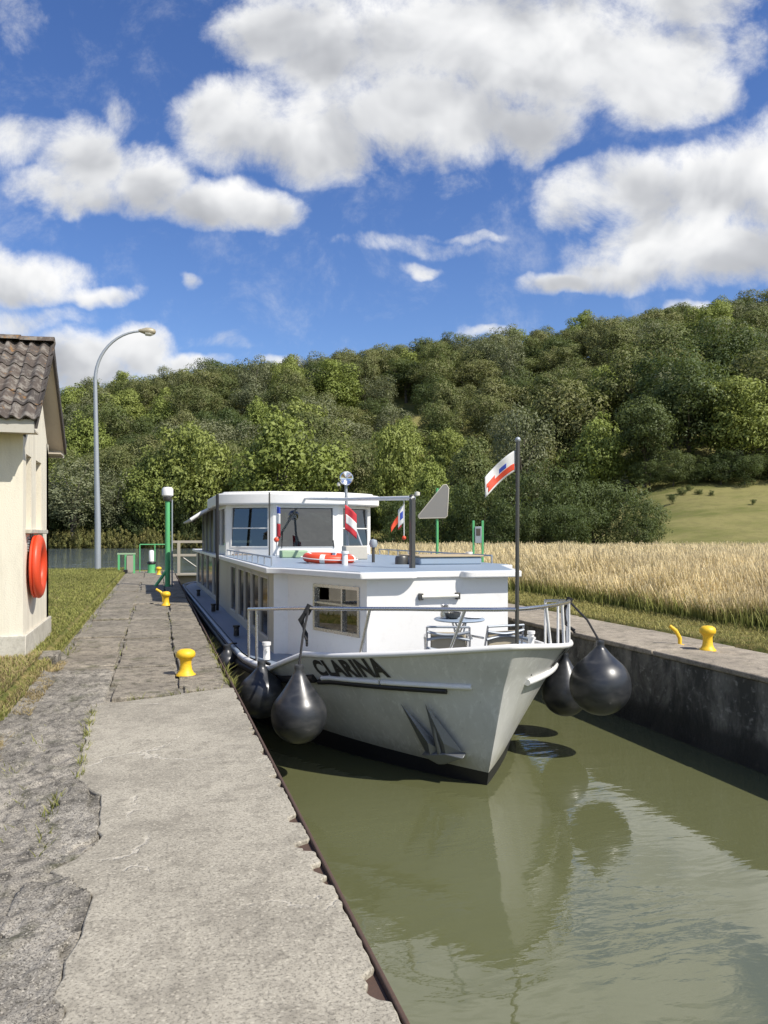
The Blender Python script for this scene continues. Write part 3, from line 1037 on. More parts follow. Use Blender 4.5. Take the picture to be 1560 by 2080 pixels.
for y0, y1 in ((0.22, 0.62), (1.0, 1.48)):
    fr_ = MB()
    fr_.box(-0.22, -0.16, y0 - 0.005, y0 + 0.035, 1.575, 2.475).box(-0.22, -0.16, y1 - 0.035, y1 + 0.005, 1.575, 2.475)
    fr_.box(-0.215, -0.165, y0 + 0.03, y1 - 0.03, 1.575, 1.615).box(-0.215, -0.165, y0 + 0.03, y1 - 0.03, 2.435, 2.475)
    wf = fr_.build("window_frame", "tan_wood", hut)
    MB().box(-0.19, -0.17, y0 + 0.03, y1 - 0.03, 1.61, 2.44).build("pane", "glass", wf)
MB().box(-0.6, -0.3, 0.25, HD - 0.25, 0.4, 2.6).build("inner_lining", "interior_dark", hut)
MB().box(-0.1, 0.07, 0.16, 1.60, 1.525, 1.578).build("window_sill", "plinth", hut, bevel=0.008)
vg = MB()
for q in range(6):
    vg.box(0.002, 0.02, 0.30, 0.66, 1.31 + q * 0.03, 1.328 + q * 0.03)
vg.build("vent_grille", "galvanised", hut)
# roof
eyn, eyf, ez, ry, rz = -0.36, HD + 0.36, 2.80, HD / 2, 3.97
XR = 0.20
for sgn, ye in ((0, eyn), (1, eyf)):
    dirv = Vector((0, ry - ye, rz - ez))
    Ls = dirv.length
    dirv.normalize()
    nv = Vector((0, -dirv.z, dirv.y)) if not sgn else Vector((0, dirv.z, -dirv.y))
    if nv.z < 0:
        nv = -nv
    rp = MB()
    a = Vector((-HW - 0.2, ye, ez))
    rp.slab([a, a + Vector((HW + 0.2 + XR - 0.03, 0, 0)), Vector((XR - 0.03, ry, rz)), Vector((-HW - 0.2, ry, rz))], -nv, 0.05)
    rp.build("roof_deck", "soffit", hut)
    rows = 6
    ex = Ls / rows
    # one pantile: S-profile across, laid up the slope
    tile = MB()
    tw = 0.275
    prof = []
    for q in range(17):
        t = q / 16
        prof.append((t * (tw + 0.03), 0.024 * math.sin(t * 4 * math.pi * 1.04 + 0.6) + 0.012))
    vs, fs = [], []
    for lv, (sv, lift) in enumerate(((-0.04, 0.022), (ex * 1.02, 0.004))):
        for (tx, th_) in prof:
            vs.append((tx, sv, th_ + lift + 0.006))
        for (tx, th_) in prof:
            vs.append((tx, sv, th_ + lift - 0.014))
    n9 = len(prof)
    for q in range(n9 - 1):
        fs.append((q, q + 1, 2 * n9 + q + 1, 2 * n9 + q))
        fs.append((n9 + q, 3 * n9 + q, 3 * n9 + q + 1, n9 + q + 1))
        fs.append((q, n9 + q, n9 + q + 1, q + 1))
    fs.append((n9 - 1, 2 * n9 - 1, 4 * n9 - 1, 3 * n9 - 1))
    fs.append((0, 2 * n9, 3 * n9, n9))
    tile.add(vs, fs)
    tme = tile.mesh("tile", 50)
    tme.materials.append(MATS["roof_tile"])
    cols = int((HW + 0.2 + XR) / tw)
    for r_ in range(rows):
        for c_ in range(cols):
            to = bpy.data.objects.new("roof_tile", tme)
            COL.objects.link(to)
            to.parent = hut
            xo = XR - (c_ + 1) * tw if not sgn else XR - c_ * tw
            p = Vector((xo, ye, ez)) + dirv * (r_ * ex) + nv * (0.012 + random.uniform(0, 0.006))
            M = Matrix((( (1 if not sgn else -1), 0, 0, p.x), (0, dirv.y, nv.y, p.y), (0, dirv.z, nv.z, p.z), (0, 0, 0, 1)))
            to.matrix_local = M @ Matrix.Rotation(random.uniform(-.012, .012), 4, 'Z')
rc = MB()
for q in range(10):
    x1 = XR + 0.01 - q * 0.40
    pts = []
    for t in range(7):
        an = math.pi * t / 6
        pts.append((0.11 * math.cos(an), 0.075 * math.sin(an)))
    vs = [(x1, ry + a_, rz + 0.045 + b_) for a_, b_ in pts] + [(x1 - 0.42, ry + a_ * 0.93, rz + 0.035 + b_ * 0.93) for a_, b_ in pts]
    o_ = MB().add(vs, [(i_, i_ + 1, i_ + 8, i_ + 7) for i_ in range(6)] + [tuple(range(7)), tuple(range(13, 6, -1))])
    o_.build("ridge_tile", "roof_tile", hut, smooth=40)
for ye in (eyn, eyf):
    MB().slab([(XR - 0.028, ye - 0.0, ez - 0.10), (XR - 0.028, ye, ez + 0.035), (XR - 0.028, ry, rz + 0.05), (XR - 0.028, ry, rz - 0.10)], (1, 0, 0), 0.03).build("barge_board", "barge_board", hut)
MB().box(-HW - 0.2, XR - 0.032, eyn - 0.012, eyn + 0.018, ez - 0.15, ez + 0.0).build("fascia", "canvas", hut)
MB().box(-HW - 0.2, XR - 0.032, eyf - 0.018, eyf + 0.012, ez - 0.15, ez + 0.0).build("fascia", "canvas", hut)
MB().box(-HW - 0.2, XR - 0.034, eyn + 0.02, -0.002, ez - 0.125, ez - 0.105).build("soffit_board", "soffit", hut)
MB().box(-HW - 0.2, XR - 0.034, HD + 0.002, eyf - 0.02, ez - 0.125, ez - 0.105).build("soffit_board", "soffit", hut)
# low dark block beside the hut corner
MB().box(-1.44, -1.13, 9.95, 10.35, -0.05, 0.075).build("low_block", "rough_stone", None, bevel=0.02)
tag(bpy.data.objects["low_block"], "low dark block at the foot of the hut gable", "step")


def ring(name, label, cat, loc, R, r, rot, rope=True, mats=("orange_ring", "white_cloth"), bands=4):
    t = thing(name, label, cat, loc)
    t.rotation_euler = rot
    b = MB()
    b.tube([(R * math.cos(a), R * math.sin(a), 0) for a in [2 * math.pi * q / 40 for q in range(40)]], r, 14, True)
    b.build("ring", mats[0], t, smooth=60)
    for q in range(bands):
        a0_ = 2 * math.pi * (q + 0.5) / bands
        s = MB()
        s.tube([(R * math.cos(a0_ + e), R * math.sin(a0_ + e), 0) for e in (-.10, -.05, 0, .05, .10)], r * 1.035, 14)
        s.build("band", mats[1], t, smooth=60)
    if rope:
        rp = MB()
        pts = []
        for q in range(48):
            a = 2 * math.pi * q / 48
            rr = R + r * (1.1 + 0.35 * abs(math.sin(a * bands / 2 + math.pi / 4 * 0)))
            pts.append((rr * math.cos(a), rr * math.sin(a), 0))
        rp.tube(pts, 0.008, 6, True)
        rp.build("grab_rope", "white_cloth", t)
    return t


lb = thing("lifebuoy", "orange red lifebuoy hanging on the gable wall of the hut", "lifebuoy", (-1.385, 10.3, 1.12))
lb.rotation_euler = (0, math.radians(90), 0)
lb.scale = (1, 1, 0.62)
b = MB().tube([(0.30 * math.cos(2 * math.pi * q / 40), 0.29 * math.sin(2 * math.pi * q / 40), 0) for q in range(40)], 0.092, 14, True)
b.build("ring", "orange_ring", lb, smooth=60)
MB().lathe([(0.37, -0.10), (0.385, -0.085), (0.385, -0.055), (0.30, -0.03), (0.05, -0.03)], n=32).build("holder_shell", "orange_ring", lb, smooth=40)
MB().box(-0.42, -0.05, -0.03, 0.03, -0.125, -0.098).build("bracket", "galvanised", lb)


# ------------------------------------------------------------------ the boat (local x: port negative, y: aft positive)
boat = thing("canal_boat", "white and grey steel canal cruiser named CLARINA lying in the lock", "boat", (3.245, 7.0, 0.0), 0.018)
LV = {0: (0.30, 1.95, 5.6, 1.05), 1: (0.24, 2.06, 5.2, 1.0), 2: (0.20, 2.08, 5.0, 1.0), 3: (-0.15, 2.12, 3.9, 0.84), 4: (-0.38, 2.14, 3.6, 0.82)}
SL = 20.0


def half_at(lev, y):
    ys_, B, L, p = LV[lev]
    yo = max(0.0, (y - ys_) / (1 - ys_ / SL))
    t = min(yo / L, 1)
    hb = B * (1 - (1 - t) ** 2) ** p
    if yo > 17.5:
        hb *= 1 - 0.35 * ((yo - 17.5) / 2.5) ** 2
    return hb


def z_top(y):
    if y < 1.4:
        return 0.19 + 0.25 * max(0, (1.4 - y) / 1.78) ** 1.4
    if y < 2.05:
        return 0.19 - 0.25 * (y - 1.4) / 0.65
    return -0.06


def z_str(y):
    return float(np.interp(y, [-0.2, 0.4, 1.3, 2.1, 20], [0.02, -0.01, -0.06, -0.20, -0.20]))


def hull_pt(side, lev, y):
    """lev 0..4, fractional between levels"""
    l0 = int(min(lev, 3))
    f = lev - l0
    def one(l):
        yy = max(y, LV[l][0])
        z = {0: -1.75, 1: -1.06, 2: -0.92 + 0.045 * min(yy, 3.0), 3: z_str(yy), 4: z_top(yy)}[l]
        return Vector((side * half_at(l, yy), yy, z))
    return one(l0) * (1 - f) + one(l0 + 1) * f if f > 0 else one(l0)


UY = [0, .004, .012, .025, .045, .07, .10, .14, .19, .25, .32, .40, .50, .61, .74, .89, 1.06, 1.25, 1.45, 1.6, 1.8, 2.0, 2.2, 2.43, 2.45, 2.7, 3.0, 3.4, 3.9, 4.4, 5.0, 5.7, 6.5, 8, 10, 12, 14, 16, 17.5, 18, 18.5, 19, 19.5, 20]


def station(lev, yo):
    l0 = int(min(lev, 3))
    f = lev - l0
    def one(l):
        ys_ = LV[l][0]
        y = ys_ + yo * (1 - ys_ / SL)
        return hull_pt(1, l, y)
    return one(l0) * (1 - f) + one(l0 + 1) * f if f > 0 else one(l0)


def strip(levels, mat, name, off=0.0):
    b = MB()
    for side in (-1, 1):
        vs, fs = [], []
        for yo in UY:
            for l in levels:
                p = station(l, yo)
                vs.append((side * max(0, p.x - off), p.y + (off if yo == 0 else 0), p.z))
        m = len(levels)
        for q in range(len(UY) - 1):
            for e in range(m - 1):
                f4 = (q * m + e, q * m + e + 1, (q + 1) * m + e + 1, (q + 1) * m + e)
                fs.append(f4 if side > 0 else f4[::-1])
        b.add(vs, fs)
    me = bpy.data.meshes.new(name)
    me.from_pydata(b.v, [], b.f)
    bm = bmesh.new(); bm.from_mesh(me)
    bmesh.ops.remove_doubles(bm, verts=bm.verts, dist=0.0005)
    bmesh.ops.recalc_face_normals(bm, faces=bm.faces)
    bm.to_mesh(me); bm.free()
    for p_ in me.polygons:
        p_.use_smooth = True
    me.set_sharp_from_angle(angle=math.radians(28))
    me.materials.append(MATS[mat])
    ob = bpy.data.objects.new(name, me)
    COL.objects.link(ob)
    ob.parent = boat
    return ob


hull = strip([0, 0.5, 1, 2], "black_paint", "hull_bottom")
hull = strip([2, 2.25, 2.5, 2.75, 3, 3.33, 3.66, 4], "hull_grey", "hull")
inner = strip([3, 4], "white_paint", "bulwark_lining", 0.05)
tr_ = MB()
tp = [hull_pt(s, l, 20.0) for s, l in ((-1, 4), (-1, 3), (-1, 2), (-1, 1), (-1, 0), (1, 0), (1, 1), (1, 2), (1, 3), (1, 4))]
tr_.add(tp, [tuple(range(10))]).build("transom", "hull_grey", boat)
# deck
dk = MB()
vs, fs = [], []
ysd = [0.02, .05, .12, .2, .3, .45, .6, .8, 1.0, 1.3, 1.6, 2.0, 2.5, 3, 3.5, 4, 5, 7, 10, 14, 17, 18, 19, 20]
for y in ysd:
    zd = -0.13 if y < 1.9 else -0.075
    if zd < z_str(y):
        fz = (zd - z_str(y)) / (-0.88 - z_str(y))
        hb = half_at(3, y) * (1 - fz) + half_at(2, y) * fz
    else:
        hb = min(half_at(3, y), half_at(4, y))
    hb = max(0.01, hb - 0.05)
    vs += [(-hb, y, zd), (hb, y, zd)]
for q in range(len(ysd) - 1):
    fs.append((2 * q, 2 * q + 1, 2 * q + 3, 2 * q + 2))
dk.add(vs, fs).build("deck", "deck_grey", boat)
# cap rail on the bulwark, gunwale aft
cap = MB()
ylist = [2.05, 1.9, 1.7, 1.5, 1.4, 1.2, 1.0, .8, .6, .45, .3, .2, .1, 0, -.1, -.2, -.28, -.33, -.36, -.378]
pts = [hull_pt(-1, 4, y) for y in ylist] + [hull_pt(1, 4, y) for y in ylist[::-1][1:]]
cap.tube([p + Vector((0, -0.006, 0.008)) for p in pts], 0.030, 8)
cap.build("cap_rail", "white_paint", boat, smooth=60)
for s in (-1, 1):
    gw = MB()
    gp = [hull_pt(s, 4, y) for y in (2.06, 2.4, 2.8, 3.2, 3.7, 4.3, 5, 6.5, 8, 10, 12, 14, 16, 18, 19, 20)]
    gw.tube([p + Vector((0, 0, 0.002)) for p in gp[:4]], 0.035, 8)
    gw.build("gunwale", "white_paint", boat, smooth=60)
    gw = MB()
    gw.tube([p + Vector((0, 0, 0.002)) for p in gp[3:]], 0.035, 8)
    gw.build("gunwale", "deck_grey", boat, smooth=60)
# rubbing strakes
def strake(s, ya, yc, mat, r=0.035, lev=3.0, n=18):
    b_ = MB()
    P_ = []
    for q in range(n + 1):
        y = ya + (yc - ya) * q / n
        p = hull_pt(s, lev, y)
        tgt = (hull_pt(s, lev, y + 0.05) - hull_pt(s, lev, y - 0.05)).normalized()
        nn = Vector((tgt.y, -tgt.x, 0)) * s
        if nn.x * s < 0:
            nn = -nn
        P_.append(p + nn.normalized() * 0.018)
    b_.tube(P_, r, 10)
    b_.build("rubbing_strake", mat, boat, smooth=60)
strake(-1, 0.02, 0.72, "white_paint", 0.026)
strake(-1, 0.74, 1.40, "white_paint", 0.026)
strake(1, 0.10, 1.40, "white_paint", 0.034)
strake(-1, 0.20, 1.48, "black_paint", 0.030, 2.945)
for s in (-1, 1):
    strake(s, 1.5, 19.5, "black_paint", 0.05, 3.0, 40)
# name on both bows
fc = bpy.data.curves.new("lettering", 'FONT')
fc.body = "CLARINA"
fc.size = 1.0
fc.offset = 0.05
fc.space_character = 1.08
fo = bpy.data.objects.new("lettering_tmp", fc)
COL.objects.link(fo)
bpy.context.view_layer.update()
tme = bpy.data.meshes.new_from_object(fo.evaluated_get(bpy.context.evaluated_depsgraph_get()))
bpy.data.objects.remove(fo)
bm = bmesh.new(); bm.from_mesh(tme)
bmesh.ops.triangulate(bm, faces=bm.faces)
bmesh.ops.subdivide_edges(bm, edges=[e for e in bm.edges if e.calc_length() > 0.12], cuts=2)
bm.to_mesh(tme); bm.free()
TX = np.array([v.co.x for v in tme.vertices]); TY = np.array([v.co.y for v in tme.vertices])
tw_, th_ = TX.max() - TX.min(), TY.max()
# arc-length table along the bulwark
YA = np.linspace(-0.1, 2.0, 120)
def arc(s):
    P_ = [hull_pt(s, 3.5, y) for y in YA]
    A = np.concatenate([[0], np.cumsum([(P_[q + 1] - P_[q]).length for q in range(len(P_) - 1)])])
    return A
for s in (-1, 1):
    A = arc(s)
    y_aft, y_fwd = 1.39, 0.56
    a_aft, a_fwd = np.interp(y_aft, YA, A), np.interp(y_fwd, YA, A)
    me = tme.copy()
    for v in me.vertices:
        t = (v.co.x - TX.min()) / tw_ + (0.055 if s < 0 else -0.055) * (v.co.y / th_ - 0.5)
        a = a_aft + (a_fwd - a_aft) * (t if s < 0 else 1 - t)
        y = float(np.interp(a, A, YA))
        f = 3.12 + (0.15 * t if s < 0 else 0.15 * (1 - t)) + 0.68 * v.co.y / th_
        p = hull_pt(s, f, y)
        tgt = (hull_pt(s, f, y + 0.04) - hull_pt(s, f, y - 0.04)).normalized()
        up = (hull_pt(s, 3.9, y) - hull_pt(s, 3.1, y)).normalized()
        nn = tgt.cross(up).normalized()
        if nn.x * s < 0:
            nn = -nn
        v.co = p + nn * 0.006
    me.materials.clear()
    me.materials.append(MATS["letter_black"])
    lo = bpy.data.objects.new("lettering", me)
    COL.objects.link(lo)
    lo.parent = boat
    lo["label"] = "black painted name CLARINA on the bow"
# anchor stowed on the port bow
af = hull_pt(-1, 2.45, 1.05)
def hull_frame(s, lev, y):
    p = hull_pt(s, lev, y)
    t_ = (hull_pt(s, lev, y - 0.08) - hull_pt(s, lev, y + 0.08)).normalized()
    u_ = (hull_pt(s, min(3, lev + 0.25), y) - hull_pt(s, max(2, lev - 0.25), y)).normalized()
    n_ = t_.cross(u_).normalized()
    if n_.x * s < 0:
        n_ = -n_
    u_ = n_.cross(t_).normalized()
    if u_.z < 0:
        u_ = -u_
    return p, t_, u_, n_
p0, tv, uv, nv = hull_frame(-1, 2.45, 0.46)
anc = MB()
def A3(x, z, o):
    return p0 + tv * x + uv * z + nv * o
for (tipx, tipz, bx0, bx1, bz) in ((-0.36, 0.30, -0.20, 0.03, -0.27), (-0.06, 0.33, -0.05, 0.26, -0.25)):
    vs = [A3(tipx, tipz, 0.03), A3(bx0, bz, 0.035), A3(bx1, bz + 0.03, 0.035), A3((bx0 + bx1) / 2 - 0.01, (bz + tipz) / 2 - 0.12, 0.10), A3((bx0 + bx1) / 2, bz, 0.12)]
    anc = MB().add(vs, [(0, 1, 3), (0, 3, 2), (1, 4, 3), (3, 4, 2), (0, 2, 1), (1, 2, 4)])
    anc.build("anchor_fluke", "anchor_grey", boat)
anc = MB()
anc.slab([A3(-0.20, -0.27, 0.02), A3(-0.02, -0.36, 0.02), A3(0.06, -0.345, 0.02), A3(0.30, -0.22, 0.02), A3(0.10, -0.20, 0.02)], nv, 0.10)
anc.build("anchor_crown", "anchor_grey", boat, bevel=0.012)
anc = MB()
anc.tube([A3(0.02, -0.25, 0.09), A3(0.0, -0.02, 0.07), A3(-0.01, 0.16, 0.0)], [0.03, 0.025, 0.02], 8)
anc.build("anchor_shank", "anchor_grey", boat, smooth=60)
sc_ = MB()
p1, t1, u1, n1_ = hull_frame(1, 2.99, 0.12)
for (dx, dz, r_) in ((-.02, .16, .012), (-.045, .14, .010), (-.03, .10, .011), (.10, .17, .010), (.12, .15, .008)):
    q = p1 + t1 * dx + Vector((0, 0, dz)) + n1_ * 0.03
    sc_.obox(q, t1 * r_, Vector((0, 0, r_)), n1_ * 0.02)
sc_.build("hawse_fitting", "dark_steel", boat)

# ---- fore cabin
CZ0, CZ1 = -0.10, 1.0
side_h = []
plan = [(-1.68, 3.30), (-1.50, 3.24), (-0.88, 1.60), (0.92, 1.60), (1.50, 3.24), (1.68, 3.30)]
cb = MB()
# port / starboard sides with window bands
wy = [(3.75, 4.5), (4.62, 5.37), (5.49, 6.24), (6.36, 7.11), (7.6, 8.35)]
cb.wall((-1.68, 9.4), (-1.68, 3.30), CZ0, CZ1, [(9.4 - b_, 9.4 - a_, 0.08, 0.90) for a_, b_ in wy], 0.06)
cb.build("cabin_side", "side_shade_tan", boat)
cb = MB()
cb.wall((1.68, 3.30), (1.68, 9.4), CZ0, CZ1, [], 0.06)
cb.build("cabin_side", "side_shade_tan", boat)
fl = math.dist(plan[1], plan[2])
cb = MB()
cb.wall(plan[0], plan[1], CZ0, CZ1, [], 0.06)
cb.wall(plan[1], plan[2], CZ0, CZ1, [(0.66, 1.58, 0.34, 0.86)], 0.06)
cb.wall(plan[2], plan[3], CZ0, CZ1, [], 0.06)
cb.wall(plan[3], plan[4], CZ0, CZ1, [(0.20, 1.10, 0.34, 0.86)], 0.06)
cb.wall(plan[4], plan[5], CZ0, CZ1, [], 0.06)
cb.build("cabin_front", "white_paint", boat)


def window(parent, p0_, p1_, s0, s1, z0, z1, depth, mullv=(), mullh=(), frame_mat="white_paint", fw=0.03, lean=0.0, proud=0.012, glass="glass"):
    """frame standing slightly proud of the wall face + glass pane set back"""
    a = Vector((*p0_, 0)); c_ = Vector((*p1_, 0))
    d_ = (c_ - a).normalized()
    n_ = Vector((d_.y, -d_.x, 0))          # outward (walls thicken to the left of travel)
    def Q(s, z, o):
        return a + d_ * s + n_ * o + Vector((0, 0, z))
    f = MB()
    for (sa, sb, za, zb) in ((s0 - fw, s0 + 0.004, z0 - fw, z1 + fw), (s1 - 0.004, s1 + fw, z0 - fw, z1 + fw), (s0 + 0.004, s1 - 0.004, z0 - fw, z0 + 0.004), (s0 + 0.004, s1 - 0.004, z1 - 0.004, z1 + fw)):
        f.obox(Q((sa + sb) / 2, (za + zb) / 2, (proud - depth) / 2), d_ * (sb - sa) / 2, n_ * (proud + depth) / 2, Vector((0, 0, (zb - za) / 2)))
    for mv in mullv:
        f.obox(Q(mv, (z0 + z1) / 2, -depth * 0.4), d_ * 0.014, n_ * 0.018, Vector((0, 0, (z1 - z0) / 2)))
    for mh in mullh:
        f.obox(Q((s0 + s1) / 2, mh, -depth * 0.4), d_ * (s1 - s0) / 2, n_ * 0.014, Vector((0, 0, 0.012)))
    fo_ = f.build("window_frame", frame_mat, parent)
    g_ = MB()
    g_.obox(Q((s0 + s1) / 2, (z0 + z1) / 2, -depth * 0.6), d_ * ((s1 - s0) / 2 + 0.002), n_ * 0.003, Vector((0, 0, (z1 - z0) / 2 + 0.002)) - n_ * lean)
    po = g_.build("pane", glass, fo_)
    return fo_


for a_, b_ in wy:
    window(boat, (-1.68, 9.4), (-1.68, 3.30), 9.4 - b_, 9.4 - a_, 0.08, 0.90, 0.03, frame_mat="canvas", fw=0.03, glass="smoked_glass")
window(boat, plan[1], plan[2], 0.66, 1.58, 0.34, 0.86, 0.05, mullv=(1.24,), mullh=(0.66,), fw=0.035, frame_mat="stainless")
window(boat, plan[3], plan[4], 0.20, 1.10, 0.34, 0.86, 0.05, mullv=(0.62,), fw=0.035, frame_mat="stainless")
# cabin interior
it = MB()
it.prism([(-1.6, 9.3), (-1.6, 3.4), (-1.44, 3.3), (-0.86, 1.75), (0.88, 1.75), (1.44, 3.3), (1.6, 3.4), (1.6, 9.3)], -0.09, -0.06)
it.build("cabin_floor", "interior", boat)
it = MB()
it.box(-0.9, 0.9, 4.2, 4.26, -0.05, 0.55).box(-0.9, -0.2, 3.6, 4.2, -0.05, 0.30).box(0.2, 0.9, 3.6, 4.2, -0.05, 0.30)
it.build("bench", "cushion", boat, bevel=0.02)
MB().box(-1.0, 1.0, 5.2, 5.26, -0.05, 0.98).build("bulkhead", "interior", boat)
MB().box(-0.75, -0.1, 3.2, 3.45, 0.52, 0.80).build("red_cushion", "red_cloth", boat, bevel=0.03)
# roof slab with a notch over the bow door, rounded notch corners
ro = [(-1.80, 9.5), (-1.80, 3.20), (-1.60, 3.06), (-1.00, 1.46)]
nc = []
for q in range(6):
    a = q / 5 * math.pi / 2
    nc.append((-0.40 + 0.12 * math.sin(a), 1.45 + 0.12 * (1 - math.cos(a))))
ro += [(-0.99, 1.45)] + nc + [(-x, y) for x, y in nc[::-1]] + [(1.03, 1.45), (1.60, 3.06), (1.80, 3.20), (1.80, 9.5)]
MB().prism(ro, 1.0, 1.075).build("cabin_roof", "white_paint", boat, bevel=0.012)
ri = [(-1.74, 9.5), (-1.74, 3.24), (-1.55, 3.10), (-0.96, 1.60), (0.98, 1.60), (1.55, 3.10), (1.74, 3.24), (1.74, 9.5)]
MB().prism(ri, 1.0755, 1.082).build("roof_covering", "roof_grey", boat)
# lamp over the bow door, door outline
lm = MB()
lm.tube([(-0.22, 1.555, 0.78), (0.24, 1.555, 0.78)], 0.022, 10)
lm.build("front_lamp", "lamp_glass", boat, smooth=60)
MB().box(-0.25, -0.20, 1.55, 1.60, 0.74, 0.82).box(0.22, 0.27, 1.55, 1.60, 0.74, 0.82).build("lamp_bracket", "dark_steel", boat, bevel=0.005)

# ---- wheelhouse
WZ0, WZ1 = 1.08, 2.16
wp = [(-1.62, 12.2), (-1.62, 9.95), (-0.70, 9.30), (0.72, 9.30), (1.64, 9.95), (1.64, 12.2)]
wh = MB()
L1 = math.dist(wp[1], wp[2])
wh.wall(wp[0], wp[1], WZ0, WZ1, [(0.15, 1.05, 1.28, 2.10), (1.17, 2.1, 1.28, 2.10)], 0.07)
wh.wall(wp[1], wp[2], WZ0, WZ1, [(0.14, L1 - 0.12, 1.27, 2.10)], 0.07)
wh.wall(wp[2], wp[3], WZ0, WZ1, [(0.10, 1.30, 1.27, 2.10)], 0.07)
wh.wall(wp[3], wp[4], WZ0, WZ1, [(0.14, L1 - 0.12, 1.27, 2.10)], 0.07)
wh.wall(wp[4], wp[5], WZ0, WZ1, [(0.15, 1.05, 1.28, 2.10), (1.17, 2.1, 1.28, 2.10)], 0.07)
wh.build("wheelhouse_wall", "white_paint", boat, bevel=0.006)
window(boat, wp[0], wp[1], 0.15, 1.05, 1.28, 2.10, 0.05, fw=0.02)
window(boat, wp[0], wp[1], 1.17, 2.10, 1.28, 2.10, 0.05, fw=0.02)
window(boat, wp[1], wp[2], 0.14, L1 - 0.12, 1.27, 2.10, 0.05, mullh=(1.66,), fw=0.02, lean=0.035)
window(boat, wp[2], wp[3], 0.10, 1.30, 1.27, 2.10, 0.05, fw=0.02, lean=0.045)
window(boat, wp[3], wp[4], 0.14, L1 - 0.12, 1.27, 2.10, 0.05, mullh=(1.66,), fw=0.02, lean=0.035)
window(boat, wp[4], wp[5], 0.15, 1.05, 1.28, 2.10, 0.05, fw=0.02)
MB().wall((1.62, 12.2), (-1.60, 12.2), WZ0, WZ1, [(0.3, 1.3, 1.3, 2.08), (1.5, 2.9, 1.3, 2.08)], 0.06).build("rear_wall", "interior_dark", boat)
rr = [(-1.80, 12.6), (-1.80, 9.85), (-1.58, 9.62), (-0.78, 9.12), (0.80, 9.12), (1.62, 9.62), (1.82, 9.85), (1.82, 12.6)]
MB().prism(rr, 2.16, 2.40).build("wheelhouse_roof", "white_paint", boat, bevel=0.03)
MB().prism([(x * 0.93, 10.9 + (y - 10.9) * 0.93) for x, y in rr], 2.401, 2.44).build("roof_crown", "white_paint", boat, bevel=0.02)
MB().box(-1.5, 1.5, 9.6, 12.1, 1.083, 1.10).build("wheelhouse_floor", "interior", boat)
MB().box(-0.6, 0.8, 9.5, 9.85, 1.10, 1.38).build("console", "interior_dark", boat, bevel=0.02)
st_ = MB()
cs = Vector((-0.55, 10.0, 1.62))
st_.tube([cs + Vector((0.26 * math.cos(2 * math.pi * q / 24), 0.05 * math.sin(2 * math.pi * q / 24), 0.26 * math.sin(2 * math.pi * q / 24))) for q in range(24)], 0.016, 6, True)
for q in range(3):
    a = math.pi * q / 3
    st_.tube([cs + Vector((0.26 * math.cos(a), 0, 0.26 * math.sin(a))), cs - Vector((0.26 * math.cos(a), 0, 0.26 * math.sin(a)))], 0.012, 6)
st_.build("steering_wheel", "tan_wood", boat)
se = MB()
se.box(-0.9, -0.4, 10.7, 11.2, 1.10, 1.5).box(-0.9, -0.4, 11.15, 11.25, 1.5, 1.95)
se.build("helm_seat", "interior_dark", boat, bevel=0.03)
wi = MB()
wi.tube([(-0.52, 9.285, 1.24), (-0.50, 9.275, 1.60)], 0.010, 6)
wi.build("wiper", "black_paint", boat)
wi = MB()
wi.tube([(0.62, 9.285, 1.24), (0.60, 9.275, 1.40)], 0.010, 6)
wi.build("wiper", "black_paint", boat)
# roof edge rails in front of the wheelhouse
gr = MB()
gr.tube([(-1.66, 9.3, 1.20), (-1.66, 3.6, 1.20)], 0.014, 6)
for q in range(10):
    y = 3.6 + q * 5.7 / 9
    gr.tube([(-1.66, y, 1.075), (-1.66, y, 1.20)], 0.012, 6)
gr.build("roof_grab_rail", "galvanised", boat)
gr = MB()
gr.tube([(1.66, 9.3, 1.20), (1.66, 3.6, 1.20)], 0.014, 6)
for q in range(10):
    y = 3.6 + q * 5.7 / 9
    gr.tube([(1.66, y, 1.075), (1.66, y, 1.20)], 0.012, 6)
gr.build("roof_grab_rail", "galvanised", boat)
# tall thin poles at the wheelhouse corner
MB().tube([(-0.82, 9.05, 1.08), (-0.82, 9.05, 2.40)], 0.017, 8).build("corner_pole", "dark_steel", boat)
MB().tube([(-1.86, 9.30, -0.05), (-1.86, 9.30, 2.36)], 0.032, 8).build("downpipe", "black_paint", boat)
# ---- aft cabin under dark side screens, with awning
ac = MB()
ac.wall((-1.66, 18.6), (-1.66, 9.41), CZ0, 1.06, [(0.8, 2.3, 0.05, 0.98), (2.5, 4.1, 0.05, 0.98), (4.3, 5.9, 0.05, 0.98), (6.2, 7.7, 0.05, 0.98)], 0.06)
ac.wall((1.66, 9.41), (1.66, 18.6), CZ0, 1.06, [], 0.06)
ac.wall((1.60, 18.6), (-1.60, 18.6), CZ0, 1.06, [], 0.06)
ac.build("aft_cabin_side", "side_shade_tan", boat)
for s0_, s1_ in ((0.8, 2.3), (2.5, 4.1), (4.3, 5.9), (6.2, 7.7)):
    window(boat, (-1.66, 18.6), (-1.66, 9.41), s0_, s1_, 0.05, 0.98, 0.03, frame_mat="canvas", fw=0.03, glass="smoked_glass")
MB().prism([(-1.78, 9.51), (1.78, 9.51), (1.78, 18.75), (-1.78, 18.75)], 1.0, 1.072).build("aft_roof", "white_paint", boat, bevel=0.012)
sc2 = MB()
sc2.wall((-1.63, 15.9), (-1.63, 12.28), 1.075, 2.14, [], 0.03)
sc2.build("side_screen", "tarp_dark", boat)
for q in range(4):
    y = 12.3 + q * 1.19
    MB().box(-1.675, -1.635, y, y + 0.05, 1.075, 2.2).build("screen_post", "galvanised", boat)
aw = MB()
vs, fs = [], []
